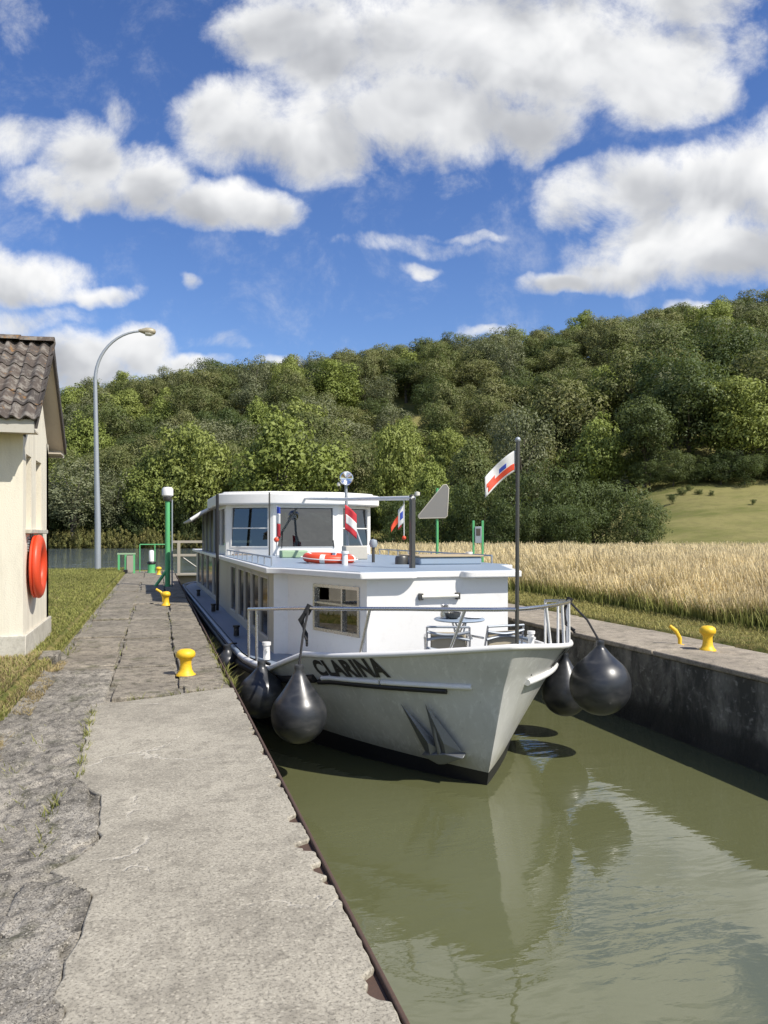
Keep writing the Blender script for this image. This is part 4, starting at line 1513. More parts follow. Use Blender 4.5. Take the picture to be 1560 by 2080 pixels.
for q in range(9):
    t = q / 8
    y = 12.65 + 3.6 * 0
    an = math.radians(20 + 140 * t)
for iy, y in enumerate((12.62, 13.8, 15.0, 16.2)):
    for q in range(13):
        t = -1 + q / 6
        x = 2.20 * t
        z = 2.40 - 0.52 * abs(t) ** 3.2
        vs.append((x, y, z))
for iy in range(3):
    for q in range(12):
        fs.append((iy * 13 + q, iy * 13 + q + 1, (iy + 1) * 13 + q + 1, (iy + 1) * 13 + q))
aw.add(vs, fs)
awo = aw.build("awning", "canvas", boat, smooth=60)
md = awo.modifiers.new("solid", 'SOLIDIFY'); md.thickness = 0.05
awr = MB()
awr.tube([(2.20 * (-1 + q / 9), 12.60, 2.41 - 0.52 * abs(-1 + q / 9) ** 3.2) for q in range(19)], 0.045, 8)
awr.build("awning_hoop", "white_paint", boat, smooth=60)

# ---- railings
def rail_pt(s, y):
    zr = float(np.interp(y, [-0.35, 0.3, 1.4, 2.75], [0.80, 0.77, 0.70, 0.58]))
    hb = half_at(4, y)
    return Vector((s * max(0, hb - 0.02), y + (0.02 if y < -0.3 else 0), zr))
yr = [2.75, 2.5, 2.2, 1.9, 1.6, 1.3, 1.0, .75, .5, .3, .12, -.02, -.13, -.22, -.29, -.34, -.37]
rp_ = [rail_pt(-1, y) for y in yr] + [Vector((0, -0.375, 0.80))] + [rail_pt(1, y) for y in yr[::-1]]
ra = MB()
ra.tube(rp_, 0.021, 10)
ra.build("bow_rail", "stainless", boat, smooth=60)
for s, lst in ((-1, (2.75, 2.45, 0.62, -0.12)), (1, (2.75, 2.2, 1.55, 0.95, 0.45, 0.0))):
    for y in lst:
        tp_ = rail_pt(s, y)
        bp = hull_pt(s, 4, y + (0.10 if y < 1.5 else 0.0))
        MB().tube([bp + Vector((-s * 0.02, 0, 0)), tp_], 0.017, 8).build("stanchion", "stainless" if s < 0 else "white_paint", boat, smooth=60)
# mooring posts and cleats on the side deck
for (x, y, z, mt, hgt) in ((-1.86, 2.75, -0.06, "white_paint", 0.22), (1.86, 2.75, -0.06, "white_paint", 0.22), (-1.95, 5.2, -0.06, "black_paint", 0.16), (-1.95, 9.2, -0.06, "black_paint", 0.16), (-1.95, 13.5, -0.06, "black_paint", 0.16),
                           (-0.62, 3.6, 1.08, "white_paint", 0.20), (1.42, 3.9, 1.08, "white_paint", 0.17)):
    c_ = MB()
    c_.lathe([(0.045, 0), (0.04, hgt * 0.8), (0.055, hgt * 0.82), (0.055, hgt), (0.02, hgt * 1.02)], (x, y, z), 12)
    if z < 0:
        c_.tube([(x, y - 0.10, z + hgt * 0.6), (x, y + 0.10, z + hgt * 0.6)], 0.02, 8)
    c_.build("mooring_post", mt, boat, smooth=40)
# anchor line from bulwark knee (diagonal edge of the bulwark end)
# ---- roof fittings
# lowered mast: tabernacle post and mast lying aft to the wheelhouse roof
tb = MB()
tb.obox((-0.02, 2.45, 1.55), (0.028, 0, 0), (0, 0.05, 0), (0, 0, 0.48))
tb.build("mast_tabernacle", "dark_steel", boat, bevel=0.008)
ms_ = MB()
ms_.tube([(-0.02, 2.40, 1.985), (-0.03, 6.0, 2.13), (-0.05, 9.4, 2.30)], [0.030, 0.030, 0.024], 10)
ms_.build("lowered_mast", "white_paint", boat, smooth=60)
MB().lathe([(0.0, 0), (0.035, 0.01), (0.035, 0.05), (0.0, 0.06)], (0.03, 2.40, 2.01), 12).build("mast_light", "lamp_glass", boat, smooth=40)
# roof hatch
ht = MB()
ht.box(0.42, 1.38, 3.35, 4.25, 1.08, 1.19)
hto = ht.build("hatch_coaming", "roof_grey", boat, bevel=0.02)
MB().box(0.40, 1.40, 3.33, 4.27, 1.192, 1.215).build("hatch_lid", "tan_wood", boat, bevel=0.006)
MB().lathe([(0.10, 0), (0.10, 0.09), (0.085, 0.12), (0.0, 0.125)], (0.28, 3.75, 1.08), 14, 'Z').build("roof_vent", "dark_steel", boat, smooth=40)
# mushroom light post
lp = MB()
lp.tube([(0.10, 4.6, 1.08), (0.10, 4.6, 1.32)], 0.025, 8)
lp.build("light_post", "dark_steel", boat, smooth=50)
MB().lathe([(0.0, 0), (0.05, 0.01), (0.07, 0.06), (0.055, 0.12), (0.0, 0.14)], (0.10, 4.6, 1.31), 14).build("deck_light", "galvanised", boat, smooth=50)
# searchlight mast with strut
sm = MB()
sm.tube([(0.30, 6.9, 1.08), (0.26, 6.9, 2.46)], 0.028, 8)
sm.tube([(0.60, 6.7, 1.08), (0.28, 6.9, 2.05)], 0.020, 8)
sm.build("light_mast", "galvanised", boat, smooth=50)
sb_ = MB()
sb_.lathe([(0.03, 0.16), (0.09, 0.12), (0.125, 0.02), (0.13, -0.03), (0.115, -0.035), (0.02, 0.02)], (0.25, 6.85, 2.56), 18, 'Y')
sb_.build("searchlight", "chrome", boat, smooth=40)
MB().lathe([(0.03, 0.0), (0.04, 0.03), (0.02, 0.07)], (0.12, 6.88, 2.42), 10).build("mast_lamp", "lamp_glass", boat, smooth=50)
# box on roof
MB().box(0.02, 0.42, 6.0, 6.3, 1.08, 1.32).build("roof_box", "canvas", boat, bevel=0.02)
MB().box(-0.85, -0.35, 7.4, 7.7, 1.08, 1.22).build("tool_tray", "pale_green", boat, bevel=0.02)


def under_part(child, part):
    """sub-part: hang one boat part under another (both sit in the boat's own frame)"""
    ps = [o_ for o_ in boat.children if o_.name.split('.')[0] == part]
    for o_ in list(boat.children):
        if ps and o_.name.split('.')[0] == child:
            o_.parent = ps[0]


for ch_, pa_ in (("mast_light", "lowered_mast"), ("hatch_lid", "hatch_coaming"), ("searchlight", "light_mast"), ("mast_lamp", "light_mast"), ("deck_light", "light_post"),
                 ("lamp_bracket", "front_lamp"), ("roof_covering", "cabin_roof"), ("awning_hoop", "awning"), ("roof_crown", "wheelhouse_roof"), ("anchor_shank", "anchor_crown"), ("anchor_fluke", "anchor_crown")):
    under_part(ch_, pa_)


def bw(x, y, z):
    """boat-local point -> world"""
    c_, s_ = math.cos(0.018), math.sin(0.018)
    return Vector((3.245 + x * c_ - y * s_, 7.0 + x * s_ + y * c_, z))


# ------------------------------------------------------------------ things hung on or standing on the boat
def fender(label, c, R, top, tie, hang=None):
    """pear-shaped ball fender: c centre of the ball, top height of its neck, tie = point it hangs from"""
    t = thing("ball_fender", label, "fender", (c[0], c[1], c[2]), 0, "ball fenders hung round the bow")
    prof = [(0.0, -R)]
    H = top - c[2]
    at_ = math.asin(min(0.97, (R - 0.03) / (H + 0.02)))
    for q in range(1, 20):
        ang = -math.pi / 2 + (math.pi / 2 + at_) * q / 19
        prof.append((R * math.cos(ang), R * math.sin(ang)))
    r1, h1 = prof[-1]
    for q in range(1, 7):
        u = q / 6
        prof.append((r1 * (1 - u) + 0.045 * u - 0.012 * math.sin(u * math.pi), h1 + (H - h1) * u))
    prof.append((0.05, H + 0.03))
    prof.append((0.045, H + 0.06))
    prof.append((0.0, H + 0.065))
    ball = MB().lathe(prof, n=28)
    ball.build("ball", "rubber", t, smooth=60)
    rp = MB()
    rel = Vector(tie) - Vector(c)
    rp.tube([(0, 0, H + 0.04), (rel.x * 0.4, rel.y * 0.4, H + 0.04 + (rel.z - H) * 0.5), (rel.x, rel.y, rel.z)], 0.013, 6)
    if hang:
        for q in range(hang):
            a = q * 0.8
            rp.tube([(rel.x, rel.y, rel.z + 0.02), (rel.x - 0.07 - 0.02 * q, rel.y - 0.02, rel.z - 0.12), (rel.x - 0.05 + 0.03 * math.sin(a), rel.y, rel.z - 0.28), (rel.x * 0.8, rel.y * 0.8, rel.z - 0.34 - 0.03 * q)], 0.014, 6)
        rp.tube([(rel.x - 0.03, rel.y, rel.z - 0.06), (rel.x + 0.02, rel.y, rel.z + 0.035)], 0.04, 8)
    rp.build("rope", "rope_black", t, smooth=60)
    return t


tie1 = bw(*rail_pt(-1, 1.35))
fender("large black ball fender at the port bow beside the painted name", (1.42, 7.90, -0.36), 0.29, 0.10, tie1, 3)
tie2 = bw(*hull_pt(-1, 4, 2.02))
fender("black ball fender squeezed between port shoulder and left quay, partly hidden", (1.18, 9.02, -0.36), 0.27, -0.02, tie2 + Vector((0, 0, .05)))
tie3 = bw(-2.10, 3.9, 0.0)
fender("small black fender farther aft between side deck and quay edge", (0.925, 10.62, -0.22), 0.15, -0.04, tie3)
tie4 = bw(*rail_pt(1, 1.3))
fender("largest black ball fender hanging at the starboard bow toward the dark wall", (4.86, 7.72, -0.20), 0.345, 0.24, tie4, 2)
tie5 = bw(*hull_pt(1, 4, 2.0))
fender("black ball fender half hidden behind the large starboard one", (4.98, 8.72, -0.50), 0.29, -0.05, tie5)


def flag(label, hoist_top, hoist, fly, direction, droop, mats, split, group=None, parts=None, staff=None, mat_staff="dark_steel", ball=None):
    """cloth of several colour bands; hoist_top world point, direction horizontal unit vector the cloth flies to"""
    t = thing("flag", label, "flag", hoist_top, 0, group)
    dv = Vector(direction).normalized()
    nv_ = Vector((-dv.y, dv.x, 0))
    nu, nvv = 16, 10
    def pt(u, v):
        w = 0.05 * math.sin(u * 7.0 + v * 1.5) * u * fly / 0.5
        dz = -v * hoist - droop * (u ** 1.3) * fly
        return dv * (u * fly * math.sqrt(max(0.05, 1 - droop * droop * 0.35))) + nv_ * w + Vector((0, 0, dz))
    for (nm, mt, u0, u1, v0, v1) in split:
        b_ = MB()
        vs, fs = [], []
        for a in range(nu + 1):
            for c_ in range(nvv + 1):
                vs.append(pt(u0 + (u1 - u0) * a / nu, v0 + (v1 - v0) * c_ / nvv))
        for a in range(nu):
            for c_ in range(nvv):
                fs.append((a * (nvv + 1) + c_, (a + 1) * (nvv + 1) + c_, (a + 1) * (nvv + 1) + c_ + 1, a * (nvv + 1) + c_ + 1))
        b_.add(vs, fs)
        o_ = b_.build(nm, mt, t, smooth=70)
        md_ = o_.modifiers.new("solid", 'SOLIDIFY')
        md_.thickness = 0.003 if nm != "print" else 0.006
        md_.offset = 0
    if staff:
        s_ = MB()
        s_.tube([Vector(staff[0]) - Vector(hoist_top), Vector(staff[1]) - Vector(hoist_top)], staff[2], 10)
        s_.build("staff", mat_staff, t, smooth=60)
    if ball:
        MB().lathe([(0.0, -ball[1]), (ball[1] * .7, -ball[1] * .7), (ball[1], 0), (ball[1] * .7, ball[1] * .7), (0.0, ball[1])], Vector(ball[0]) - Vector(hoist_top), 14).build("ball", ball[2] if len(ball) > 2 else "galvanised", t, smooth=60)
    return t


js = bw(0.03, -0.36, 0.80)
jt = js + Vector((0.01, 0, 1.60))
flag("white club flag with blue and orange print on the tall bow staff", jt + Vector((-0.02, 0.01, -0.09)), 0.20, 0.33, (-CT, ST, 0), 0.78, None,
     [("cloth", "white_cloth", 0, 1, 0, 1), ("print", "orange_ring", 0.04, 0.90, 0.60, 0.90), ("print", "blue_cloth", 0.30, 0.52, 0.34, 0.56), ("print", "orange_ring", 0.66, 0.95, 0.42, 0.62)],
     staff=(js + Vector((0, 0, -0.38)), jt, 0.019), ball=(jt + Vector((0, 0, 0.01)), 0.028))
ft = bw(0.27, 6.84, 2.10)
flag("red flag with a white band on the searchlight mast", ft + Vector((-0.06, -0.06, -0.03)), 0.46, 0.24, (CT, -ST, 0), 0.75, None,
     [("cloth", "red_cloth", 0, 1, 0, 1), ("print", "white_cloth", 0.08, 1.0, 0.36, 0.72)])
fb = bw(-0.80, 8.3, 1.45)
fT = bw(-0.80, 8.3, 2.08)
flag("furled blue white red flag upright in front of the wheelhouse", fT, 0.60, 0.09, (0.7, -0.7, 0), 0.2, None,
     [("cloth", "blue_cloth", 0, 1, 0, 0.22), ("cloth", "white_cloth", 0, 1, 0.22, 0.56), ("cloth", "red_cloth", 0, 1, 0.56, 1)],
     staff=(bw(-0.80, 8.3, 1.08), fT + Vector((0, 0, 0.03)), 0.010), mat_staff="galvanised", ball=(bw(-0.80, 8.3, 1.42), 0.055, "orange_ring"))
fd = bw(-0.03, 2.75, 1.97)
flag("small white blue and orange pennant under the lowered mast", fd + Vector((0, 0, -0.06)), 0.24, 0.21, (-CT, ST, 0), 0.95, None,
     [("cloth", "white_cloth", 0, 0.45, 0, 1), ("cloth", "orange_ring", 0.45, 1, 0.30, 0.7), ("print", "blue_cloth", 0.08, 0.30, 0.3, 0.7), ("cloth", "red_cloth", 0.2, 0.45, 0.98, 1.1)],
     staff=(fd + Vector((0, 0, 0)), fd + Vector((0, 0, -0.52)), 0.006), mat_staff="white_cloth", ball=(fd + Vector((0, 0, -0.50)), 0.03, "orange_ring"))
rl = bw(-0.62, 4.55, 1.155)
ring("lifebuoy", "orange lifebuoy lying flat on the boat's cabin roof", "lifebuoy", rl, 0.34, 0.068, (0.05, 0.02, 0.3))

# folding table and chairs on the foredeck
tb_ = thing("deck_table", "small grey table laid with dishes on the foredeck", "table", bw(0.0, 0.95, -0.13))
tt = MB()
tt.lathe([(0.0, 0.0), (0.27, 0.0), (0.285, 0.012), (0.27, 0.025), (0.0, 0.026)], (0, 0, 0.69), 28)
tt.build("table_top", "roof_grey", tb_, smooth=40)
for q in range(4):
    a = math.pi / 4 + q * math.pi / 2
    MB().tube([(0.25 * math.cos(a), 0.25 * math.sin(a), 0), (0.10 * math.cos(a + 2.6), 0.10 * math.sin(a + 2.6), 0.69)], 0.011, 8).build("leg", "stainless", tb_)
dj = thing("dish", "round bowl on the foredeck table", "bowl", bw(-0.10, 0.90, -0.13 + 0.716))
MB().lathe([(0.04, 0), (0.075, 0.02), (0.095, 0.07), (0.088, 0.07), (0.06, 0.02), (0.0, 0.012)], n=20).build("bowl", "dark_steel", dj, smooth=40)
dc = thing("jug", "small metal jug on the foredeck table", "jug", bw(-0.17, 0.97, -0.13 + 0.716))
MB().lathe([(0.045, 0), (0.05, 0.05), (0.035, 0.11), (0.045, 0.15), (0.035, 0.15), (0.0, 0.1)], n=16).build("body", "stainless", dc, smooth=40)
MB().tube([(0.045, 0, 0.13), (0.085, 0, 0.11), (0.08, 0, 0.05), (0.048, 0, 0.03)], 0.006, 6).build("handle", "stainless", dc)
dp = thing("plate", "flat pale plate at the right side of the foredeck table", "plate", bw(0.14, 0.9, -0.13 + 0.716))
MB().lathe([(0.05, 0), (0.10, 0.012), (0.098, 0.016), (0.0, 0.008)], n=22).build("rim", "white_paint", dp, smooth=40)


def deck_chair(label, loc, rz):
    t = thing("deck_chair", label, "chair", loc, rz, "tubular chairs on the foredeck")
    for s in (-1, 1):
        MB().tube([(s * 0.22, -0.20, 0), (s * 0.22, -0.19, 0.40), (s * 0.22, 0.16, 0.42)], 0.011, 8).build("leg", "stainless", t, smooth=60)
        MB().tube([(s * 0.22, 0.24, 0), (s * 0.22, 0.18, 0.42), (s * 0.215, 0.25, 0.70)], 0.011, 8).build("leg", "stainless", t, smooth=60)
        MB().tube([(s * 0.235, -0.17, 0.40), (s * 0.24, -0.15, 0.57), (s * 0.24, 0.20, 0.58)], 0.012, 8).build("armrest", "stainless", t, smooth=60)
    s_ = MB()
    for q in range(5):
        s_.box(-0.21, 0.21, -0.18 + q * 0.075, -0.12 + q * 0.075, 0.405, 0.42)
    s_.build("seat", "cushion", t, bevel=0.004)
    s_ = MB()
    for q in range(3):
        z = 0.48 + q * 0.085
        pts = [(-0.215 + 0.43 * e / 8, 0.19 + 0.25 * (z - 0.42), z + 0.03 * math.sin(math.pi * e / 8) * (1 if q % 2 else -1)) for e in range(9)]
        s_.tube(pts, 0.016, 6)
    s_.tube([(-0.215, 0.25, 0.70), (0.215, 0.25, 0.70)], 0.012, 8)
    s_.build("backrest", "galvanised", t, smooth=60)
    MB().box(-0.18, 0.18, 0.165, 0.195, 0.44, 0.64).build("back_cushion", "cushion", t, bevel=0.02)
    return t


deck_chair("tubular chair left of the foredeck table, turned to it", bw(-0.30, 0.56, -0.13), math.radians(160))
deck_chair("tubular chair at the right of the foredeck table, beside the other one", bw(0.20, 0.50, -0.13), math.radians(186))


# ------------------------------------------------------------------ quay furniture
def bollard(label, loc, hgt=0.29, R=0.085):
    t = thing("mooring_bollard", label, "bollard", loc, 0, "yellow mooring bollards on the lock quays")
    s = hgt / 0.29
    prof = [(R * 1.25, 0), (R * 1.25, 0.012 * s), (R * 1.0, 0.030 * s), (R * 0.80, 0.06 * s), (R * 0.70, 0.12 * s), (R * 0.74, 0.165 * s), (R * 0.95, 0.190 * s)]
    MB().lathe(prof + [(0.0, 0.19 * s)], n=22).build("post", "yellow_paint", t, smooth=50)
    MB().lathe([(R * 0.9, 0.188 * s), (R * 1.18, 0.205 * s), (R * 1.22, 0.235 * s), (R * 1.12, 0.262 * s), (R * 0.7, 0.283 * s), (0.0, 0.29 * s)], n=22).build("head", "yellow_paint", t, smooth=50)
    return t


bollard("nearest yellow bollard on the left quay, beside the black fenders", (0.31, 8.64, -0.02))
bollard("second yellow bollard on the left quay, before the green post", (0.21, 17.4, -0.02), 0.31)
bollard("far small yellow bollard on the left quay, left of the green post", (0.10, 31.0, -0.02), 0.32)
bollard("yellow bollard on the right coping beside a bent yellow handle", (6.96, 8.50, -0.012), 0.33)
hb = thing("ladder_handle", "bent yellow grab handle on the right coping", "handle", (6.96, 9.06, -0.02))
MB().tube([(0, 0, 0), (0.0, 0, 0.10), (-0.05, 0.02, 0.20), (-0.13, 0.05, 0.27)], [0.028, 0.028, 0.028, 0.024], 10).build("bar", "yellow_paint", hb, smooth=60)
MB().lathe([(0.06, 0), (0.06, 0.012), (0.03, 0.016)], n=14).build("foot_plate", "yellow_paint", hb, smooth=40)
hb = thing("ladder_handle", "yellow bent handle on the left quay just past the second bollard", "handle", (0.16, 18.1, -0.02))
MB().tube([(0, 0, 0), (0.0, 0, 0.12), (-0.05, 0.02, 0.24), (-0.16, 0.05, 0.31)], [0.03, 0.03, 0.03, 0.026], 10).build("bar", "yellow_paint", hb, smooth=60)
MB().lathe([(0.06, 0), (0.06, 0.012), (0.03, 0.016)], n=14).build("foot_plate", "yellow_paint", hb, smooth=40)

# street lamp
sl_ = thing("street_lamp", "tall grey curved street lamp behind the hut", "street lamp", (-2.34, 34.3, 0.0))
pts, rad = [(0, 0, 0), (0, 0, 2), (-0.04, 0, 4), (-0.07, 0, 6.0), (-0.10, 0, 8.0)], [0.13, 0.12, 0.105, 0.09, 0.075]
for q in range(1, 13):
    a = math.radians(90 * q / 12 * 0.93)
    pts.append((-0.10 + 2.0 * (1 - math.cos(a)), 0, 8.0 + 2.2 * math.sin(a)))
    rad.append(0.072 - 0.025 * q / 12)
MB().tube(pts, rad, 12).build("pole", "galvanised", sl_, smooth=60)
hd = MB()
hx, hz = pts[-1][0], pts[-1][2]
for (r_, e) in ((0, 0),):
    hd.lathe([(0.05, -0.06), (0.085, 0.05), (0.15, 0.25), (0.16, 0.45), (0.10, 0.62), (0.0, 0.66)], (hx, 0, hz + 0.02), 14, 'X')
hd.build("lamp_head", "lamp_shell", sl_, smooth=50)
MB().lathe([(0.0, 0.16), (0.12, 0.22), (0.135, 0.42), (0.07, 0.56), (0.0, 0.58)], (hx, 0, hz - 0.05), 14, 'X').build("lamp_lens", "lamp_glass", sl_, smooth=50)
MB().lathe([(0.18, 0), (0.18, 0.05), (0.15, 0.07)], n=16).build("base_plate", "galvanised", sl_)

# green signal post
sp_ = thing("signal_post", "green post with a white lamp head and slanting brace", "signal post", (0.33, 23.9, -0.02))
MB().lathe([(0.10, 0), (0.10, 0.03), (0.075, 0.04), (0.068, 2.62), (0.0, 2.63)], n=14).build("post", "green_paint", sp_, smooth=50)
MB().tube([(-0.36, -0.05, 0.0), (0, 0, 0.52)], 0.045, 8).build("brace", "green_paint", sp_, smooth=50)
MB().tube([(0.13, 0, 0.0), (0.13, 0, 2.6)], 0.022, 8).build("cable_pipe", "galvanised", sp_, smooth=50)
MB().lathe([(0.10, 2.55), (0.13, 2.60), (0.13, 2.68), (0.05, 2.70)], n=14).build("collar", "dark_steel", sp_, smooth=40)
MB().lathe([(0.12, 2.68), (0.165, 2.72), (0.165, 2.90), (0.13, 2.96), (0.0, 2.98)], n=16).build("lamp_head", "white_paint", sp_, smooth=40)

# gear at the head of the lock
gg = thing("gate_gear", "pale green winding gear frame on the far left quay end", "winding gear", (-1.15, 32.6, 0.0))
for x in (-0.28, -0.02, 0.30):
    MB().box(x - 0.04, x + 0.04, -0.05, 0.05, -0.1, 0.74).build("upright", "green_paint", gg)
MB().box(-0.34, 0.36, -0.06, 0.06, 0.74, 0.80).build("top_bar", "pale_green", gg)
MB().box(0.02, 0.27, -0.10, 0.10, 0.05, 0.70).build("panel", "old_wood", gg)
MB().box(-0.10, 0.06, -0.16, -0.07, 0.0, 0.14).build("gearbox", "black_paint", gg, bevel=0.01)
mk = thing("marker_post", "white topped black marker on the far lock head", "marker", (-0.18, 32.8, -0.02))
MB().lathe([(0.17, 0), (0.15, 0.12), (0.15, 0.34), (0.10, 0.36)], n=14).build("base", "green_paint", mk, smooth=40)
MB().lathe([(0.16, 0.36), (0.18, 0.40), (0.16, 0.46), (0.10, 0.47)], n=14).build("collar", "black_paint", mk, smooth=40)
MB().lathe([(0.10, 0.46), (0.10, 0.88), (0.07, 0.92), (0.0, 0.93)], n=14).build("top", "white_paint", mk, smooth=40)
gr_ = thing("green_railing", "thin green railing at the lock head", "railing", (-0.6, 33.6, -0.02))
for x in (-0.05, 0.55, 1.15):
    MB().tube([(x, 0, 0), (x, 0, 1.15)], 0.022, 8).build("post", "green_paint", gr_)
MB().tube([(-0.05, 0, 1.15), (1.15, 0, 1.15)], 0.022, 8).build("top_rail", "green_paint", gr_)
lg = thing("lock_gate", "closed upper lock gate with a weathered timber walkway rail", "lock gate", (0.75, 32.2, 0.0))
gt = MB()
for q in range(9):
    MB().box(0.02, 5.44, 0.0, 0.22, -3.0 + q * 0.32, -3.0 + q * 0.32 + 0.305).build("plank", "old_wood", lg, bevel=0.01)
MB().box(0.0, 5.46, -0.35, 0.30, -0.10, -0.02).build("walkway", "old_wood", lg, bevel=0.01)
for x in (0.12, 1.15, 2.2, 3.3, 4.4, 5.35):
    MB().box(x - 0.06, x + 0.06, -0.30, -0.18, -0.02, 1.25).build("rail_post", "old_wood", lg, bevel=0.008)
for z in (0.66, 1.20):
    MB().box(-0.15, 5.5, -0.295, -0.185, z, z + 0.10).build("rail", "old_wood", lg, bevel=0.008)
MB().tube([(1.1, -0.24, 0.02), (0.2, -0.24, 0.68)], 0.03, 6).build("brace", "dark_steel", lg)

# signs on the right bank
sx, sy = at(888, 26)
sg = thing("sign_board", "grey back of a slanted sign board on a green pole", "sign", (sx, sy, 0.0))
MB().tube([(0, 0, -0.1), (0, 0, 3.10)], 0.045, 10).build("pole", "green_paint", sg, smooth=60)
u_ = Vector((CT, -ST, 0))
n_ = Vector((-ST, -CT, 0))
P = [(-0.64, 2.13), (-0.60, 2.08), (0.27, 2.10), (0.33, 2.17), (0.38, 3.10), (0.30, 3.22), (0.20, 3.20), (-0.62, 2.20)]
MB().slab([u_ * a + Vector((0, 0, z)) + n_ * 0.05 for a, z in P], n_, 0.03).build("board", "sign_back", sg, bevel=0.01)
eb = MB().tube([u_ * a + Vector((0, 0, z)) + n_ * 0.065 for a, z in P], 0.022, 6, True)
eb.build("edge_trim", "canvas", sg, smooth=60)
sx, sy = at(971, 22)
cb_ = thing("control_box", "grey control panel between two short green posts in the straw", "control box", (sx, sy, 0.0), -TH)
for x in (-0.13, 0.13):
    MB().box(x - 0.03, x + 0.03, -0.03, 0.03, -0.1, 1.93).build("post", "green_paint", cb_, bevel=0.005)
MB().box(-0.095, 0.095, -0.06, 0.0, 1.28, 1.76).build("panel", "galvanised", cb_, bevel=0.01)
MB().box(-0.06, 0.06, -0.066, -0.0605, 1.50, 1.70).build("display", "interior_dark", cb_)


# ------------------------------------------------------------------ trees
def tree_mesh(seed, nleaf, shape, leaf, mat, clumps=90, csize=1.0, hollow=0.55):
    """unit tree: total height 1; crown as leaf-sized folded faces gathered in clumps. shape: (crown bottom, half width)"""
    r = np.random.default_rng(seed)
    zb, hw = shape
    ch = (1 - zb) / 2
    # clump centres through the outer volume of an uneven ellipsoid
    C = []
    while len(C) < clumps:
        p = r.normal(size=3)
        p /= np.linalg.norm(p)
        rad = hollow + (1 - hollow) * r.random() ** 0.6
        lob = 0.80 + 0.30 * math.sin(3 * math.atan2(p[1], p[0]) + seed) * (1 - abs(p[2])) + 0.20 * math.sin(5.0 * p[2] + seed * 1.7) + 0.14 * math.sin(7 * math.atan2(p[1], p[0]) + 4 * p[2] + seed)
        q = p * rad * lob
        C.append((q[0] * hw, q[1] * hw, zb + ch + q[2] * ch * 0.96))
    C = np.array(C)
    cr = (0.050 + 0.125 * r.random(clumps) ** 1.3) * csize
    if hw < 0.3:
        cr *= 0.85
    wts = cr ** 2
    idx = r.choice(clumps, nleaf, p=wts / wts.sum())
    dirs = r.normal(size=(nleaf, 3))
    dirs[:, 2] += 0.30
    dirs /= np.linalg.norm(dirs, axis=1)[:, None]
    # each clump is uneven: a few bulges of its own
    bul = 1 + 0.22 * np.sin(dirs[:, 0] * 6 + idx) * np.sin(dirs[:, 1] * 6 + idx * 1.3)
    rr = cr[idx] * (0.70 + 0.36 * r.random(nleaf)) * bul
    pos = C[idx] + dirs * rr[:, None] * np.array([1, 1, 0.78])
    nrm = dirs + 0.42 * r.normal(size=(nleaf, 3))
    nrm[:, 2] += 0.30
    nrm /= np.linalg.norm(nrm, axis=1)[:, None]
    t1 = np.cross(nrm, r.normal(size=(nleaf, 3)))
    t1 /= np.linalg.norm(t1, axis=1)[:, None]
    t2 = np.cross(nrm, t1)
    sz = leaf * (0.6 + 0.8 * r.random(nleaf))[:, None]
    v = np.stack([pos - t1 * sz, pos - t2 * sz * 0.5 + nrm * sz * 0.15, pos + t1 * sz, pos + t2 * sz * 0.5 + nrm * sz * 0.15], 1).reshape(-1, 3)
    f = np.arange(nleaf * 4).reshape(-1, 4)
    crown = mesh_np("crown", v, f, mat, parent=False).data
    rad3 = pos - np.array([0, 0, zb + ch * 0.8])
    rad3 /= np.linalg.norm(rad3, axis=1)[:, None] + 1e-9
    cn = dirs * 0.62 + rad3 * 0.30 + 0.24 * r.normal(size=(nleaf, 3))
    cn[:, 2] += 0.12
    cn /= np.linalg.norm(cn, axis=1)[:, None]
    for p_ in crown.polygons:
        p_.use_smooth = True
    crown.normals_split_custom_set_from_vertices(np.repeat(cn, 4, axis=0))
    tr = MB()
    top = zb + ch * 1.1
    bend = [(0.01 * math.sin(seed + q), 0.01 * math.cos(seed * 2 + q), top * q / 5 - 0.03) for q in range(6)]
    tr.tube(bend, [0.026, 0.021, 0.018, 0.014, 0.010, 0.005], 7)
    for q in range(9):
        c_ = C[int(r.integers(clumps))]
        h0 = max(zb * 0.55, c_[2] * (0.40 + 0.25 * r.random()))
        mid = (c_[0] * 0.45, c_[1] * 0.45, h0 + (c_[2] - h0) * 0.62)
        tr.tube([(0, 0, h0), mid, tuple(c_)], [0.010, 0.007, 0.003], 5)
    trunk = tr.mesh("trunk", 60)
    trunk.materials.append(MATS["bark"])
    return crown, trunk


KINDS = {
    "bright": [tree_mesh(s, 13000, (0.06, 0.46), 0.0165, "leaf_bright", 95, 1.0) for s in (1, 2)],
    "mid": [tree_mesh(s, 12000, (0.20, 0.33), 0.0125, "leaf_mid", 70, 0.95) for s in (3, 4, 5, 14)],
    "grey": [tree_mesh(s, 8000, (0.18, 0.34), 0.0125, "leaf_grey", 75, 0.85) for s in (6, 7)],
    "dark": [tree_mesh(s, 12000, (0.16, 0.37), 0.0130, "leaf_dark", 75, 1.0) for s in (8, 9)],
    "bush": [tree_mesh(s, 14000, (-0.05, 0.75), 0.0160, "leaf_dark", 120, 1.1, hollow=0.45) for s in (10, 11)],
    "reed": [tree_mesh(s, 3000, (-0.1, 0.8), 0.035, "leaf_yellow", 50) for s in (12, 13)],
}


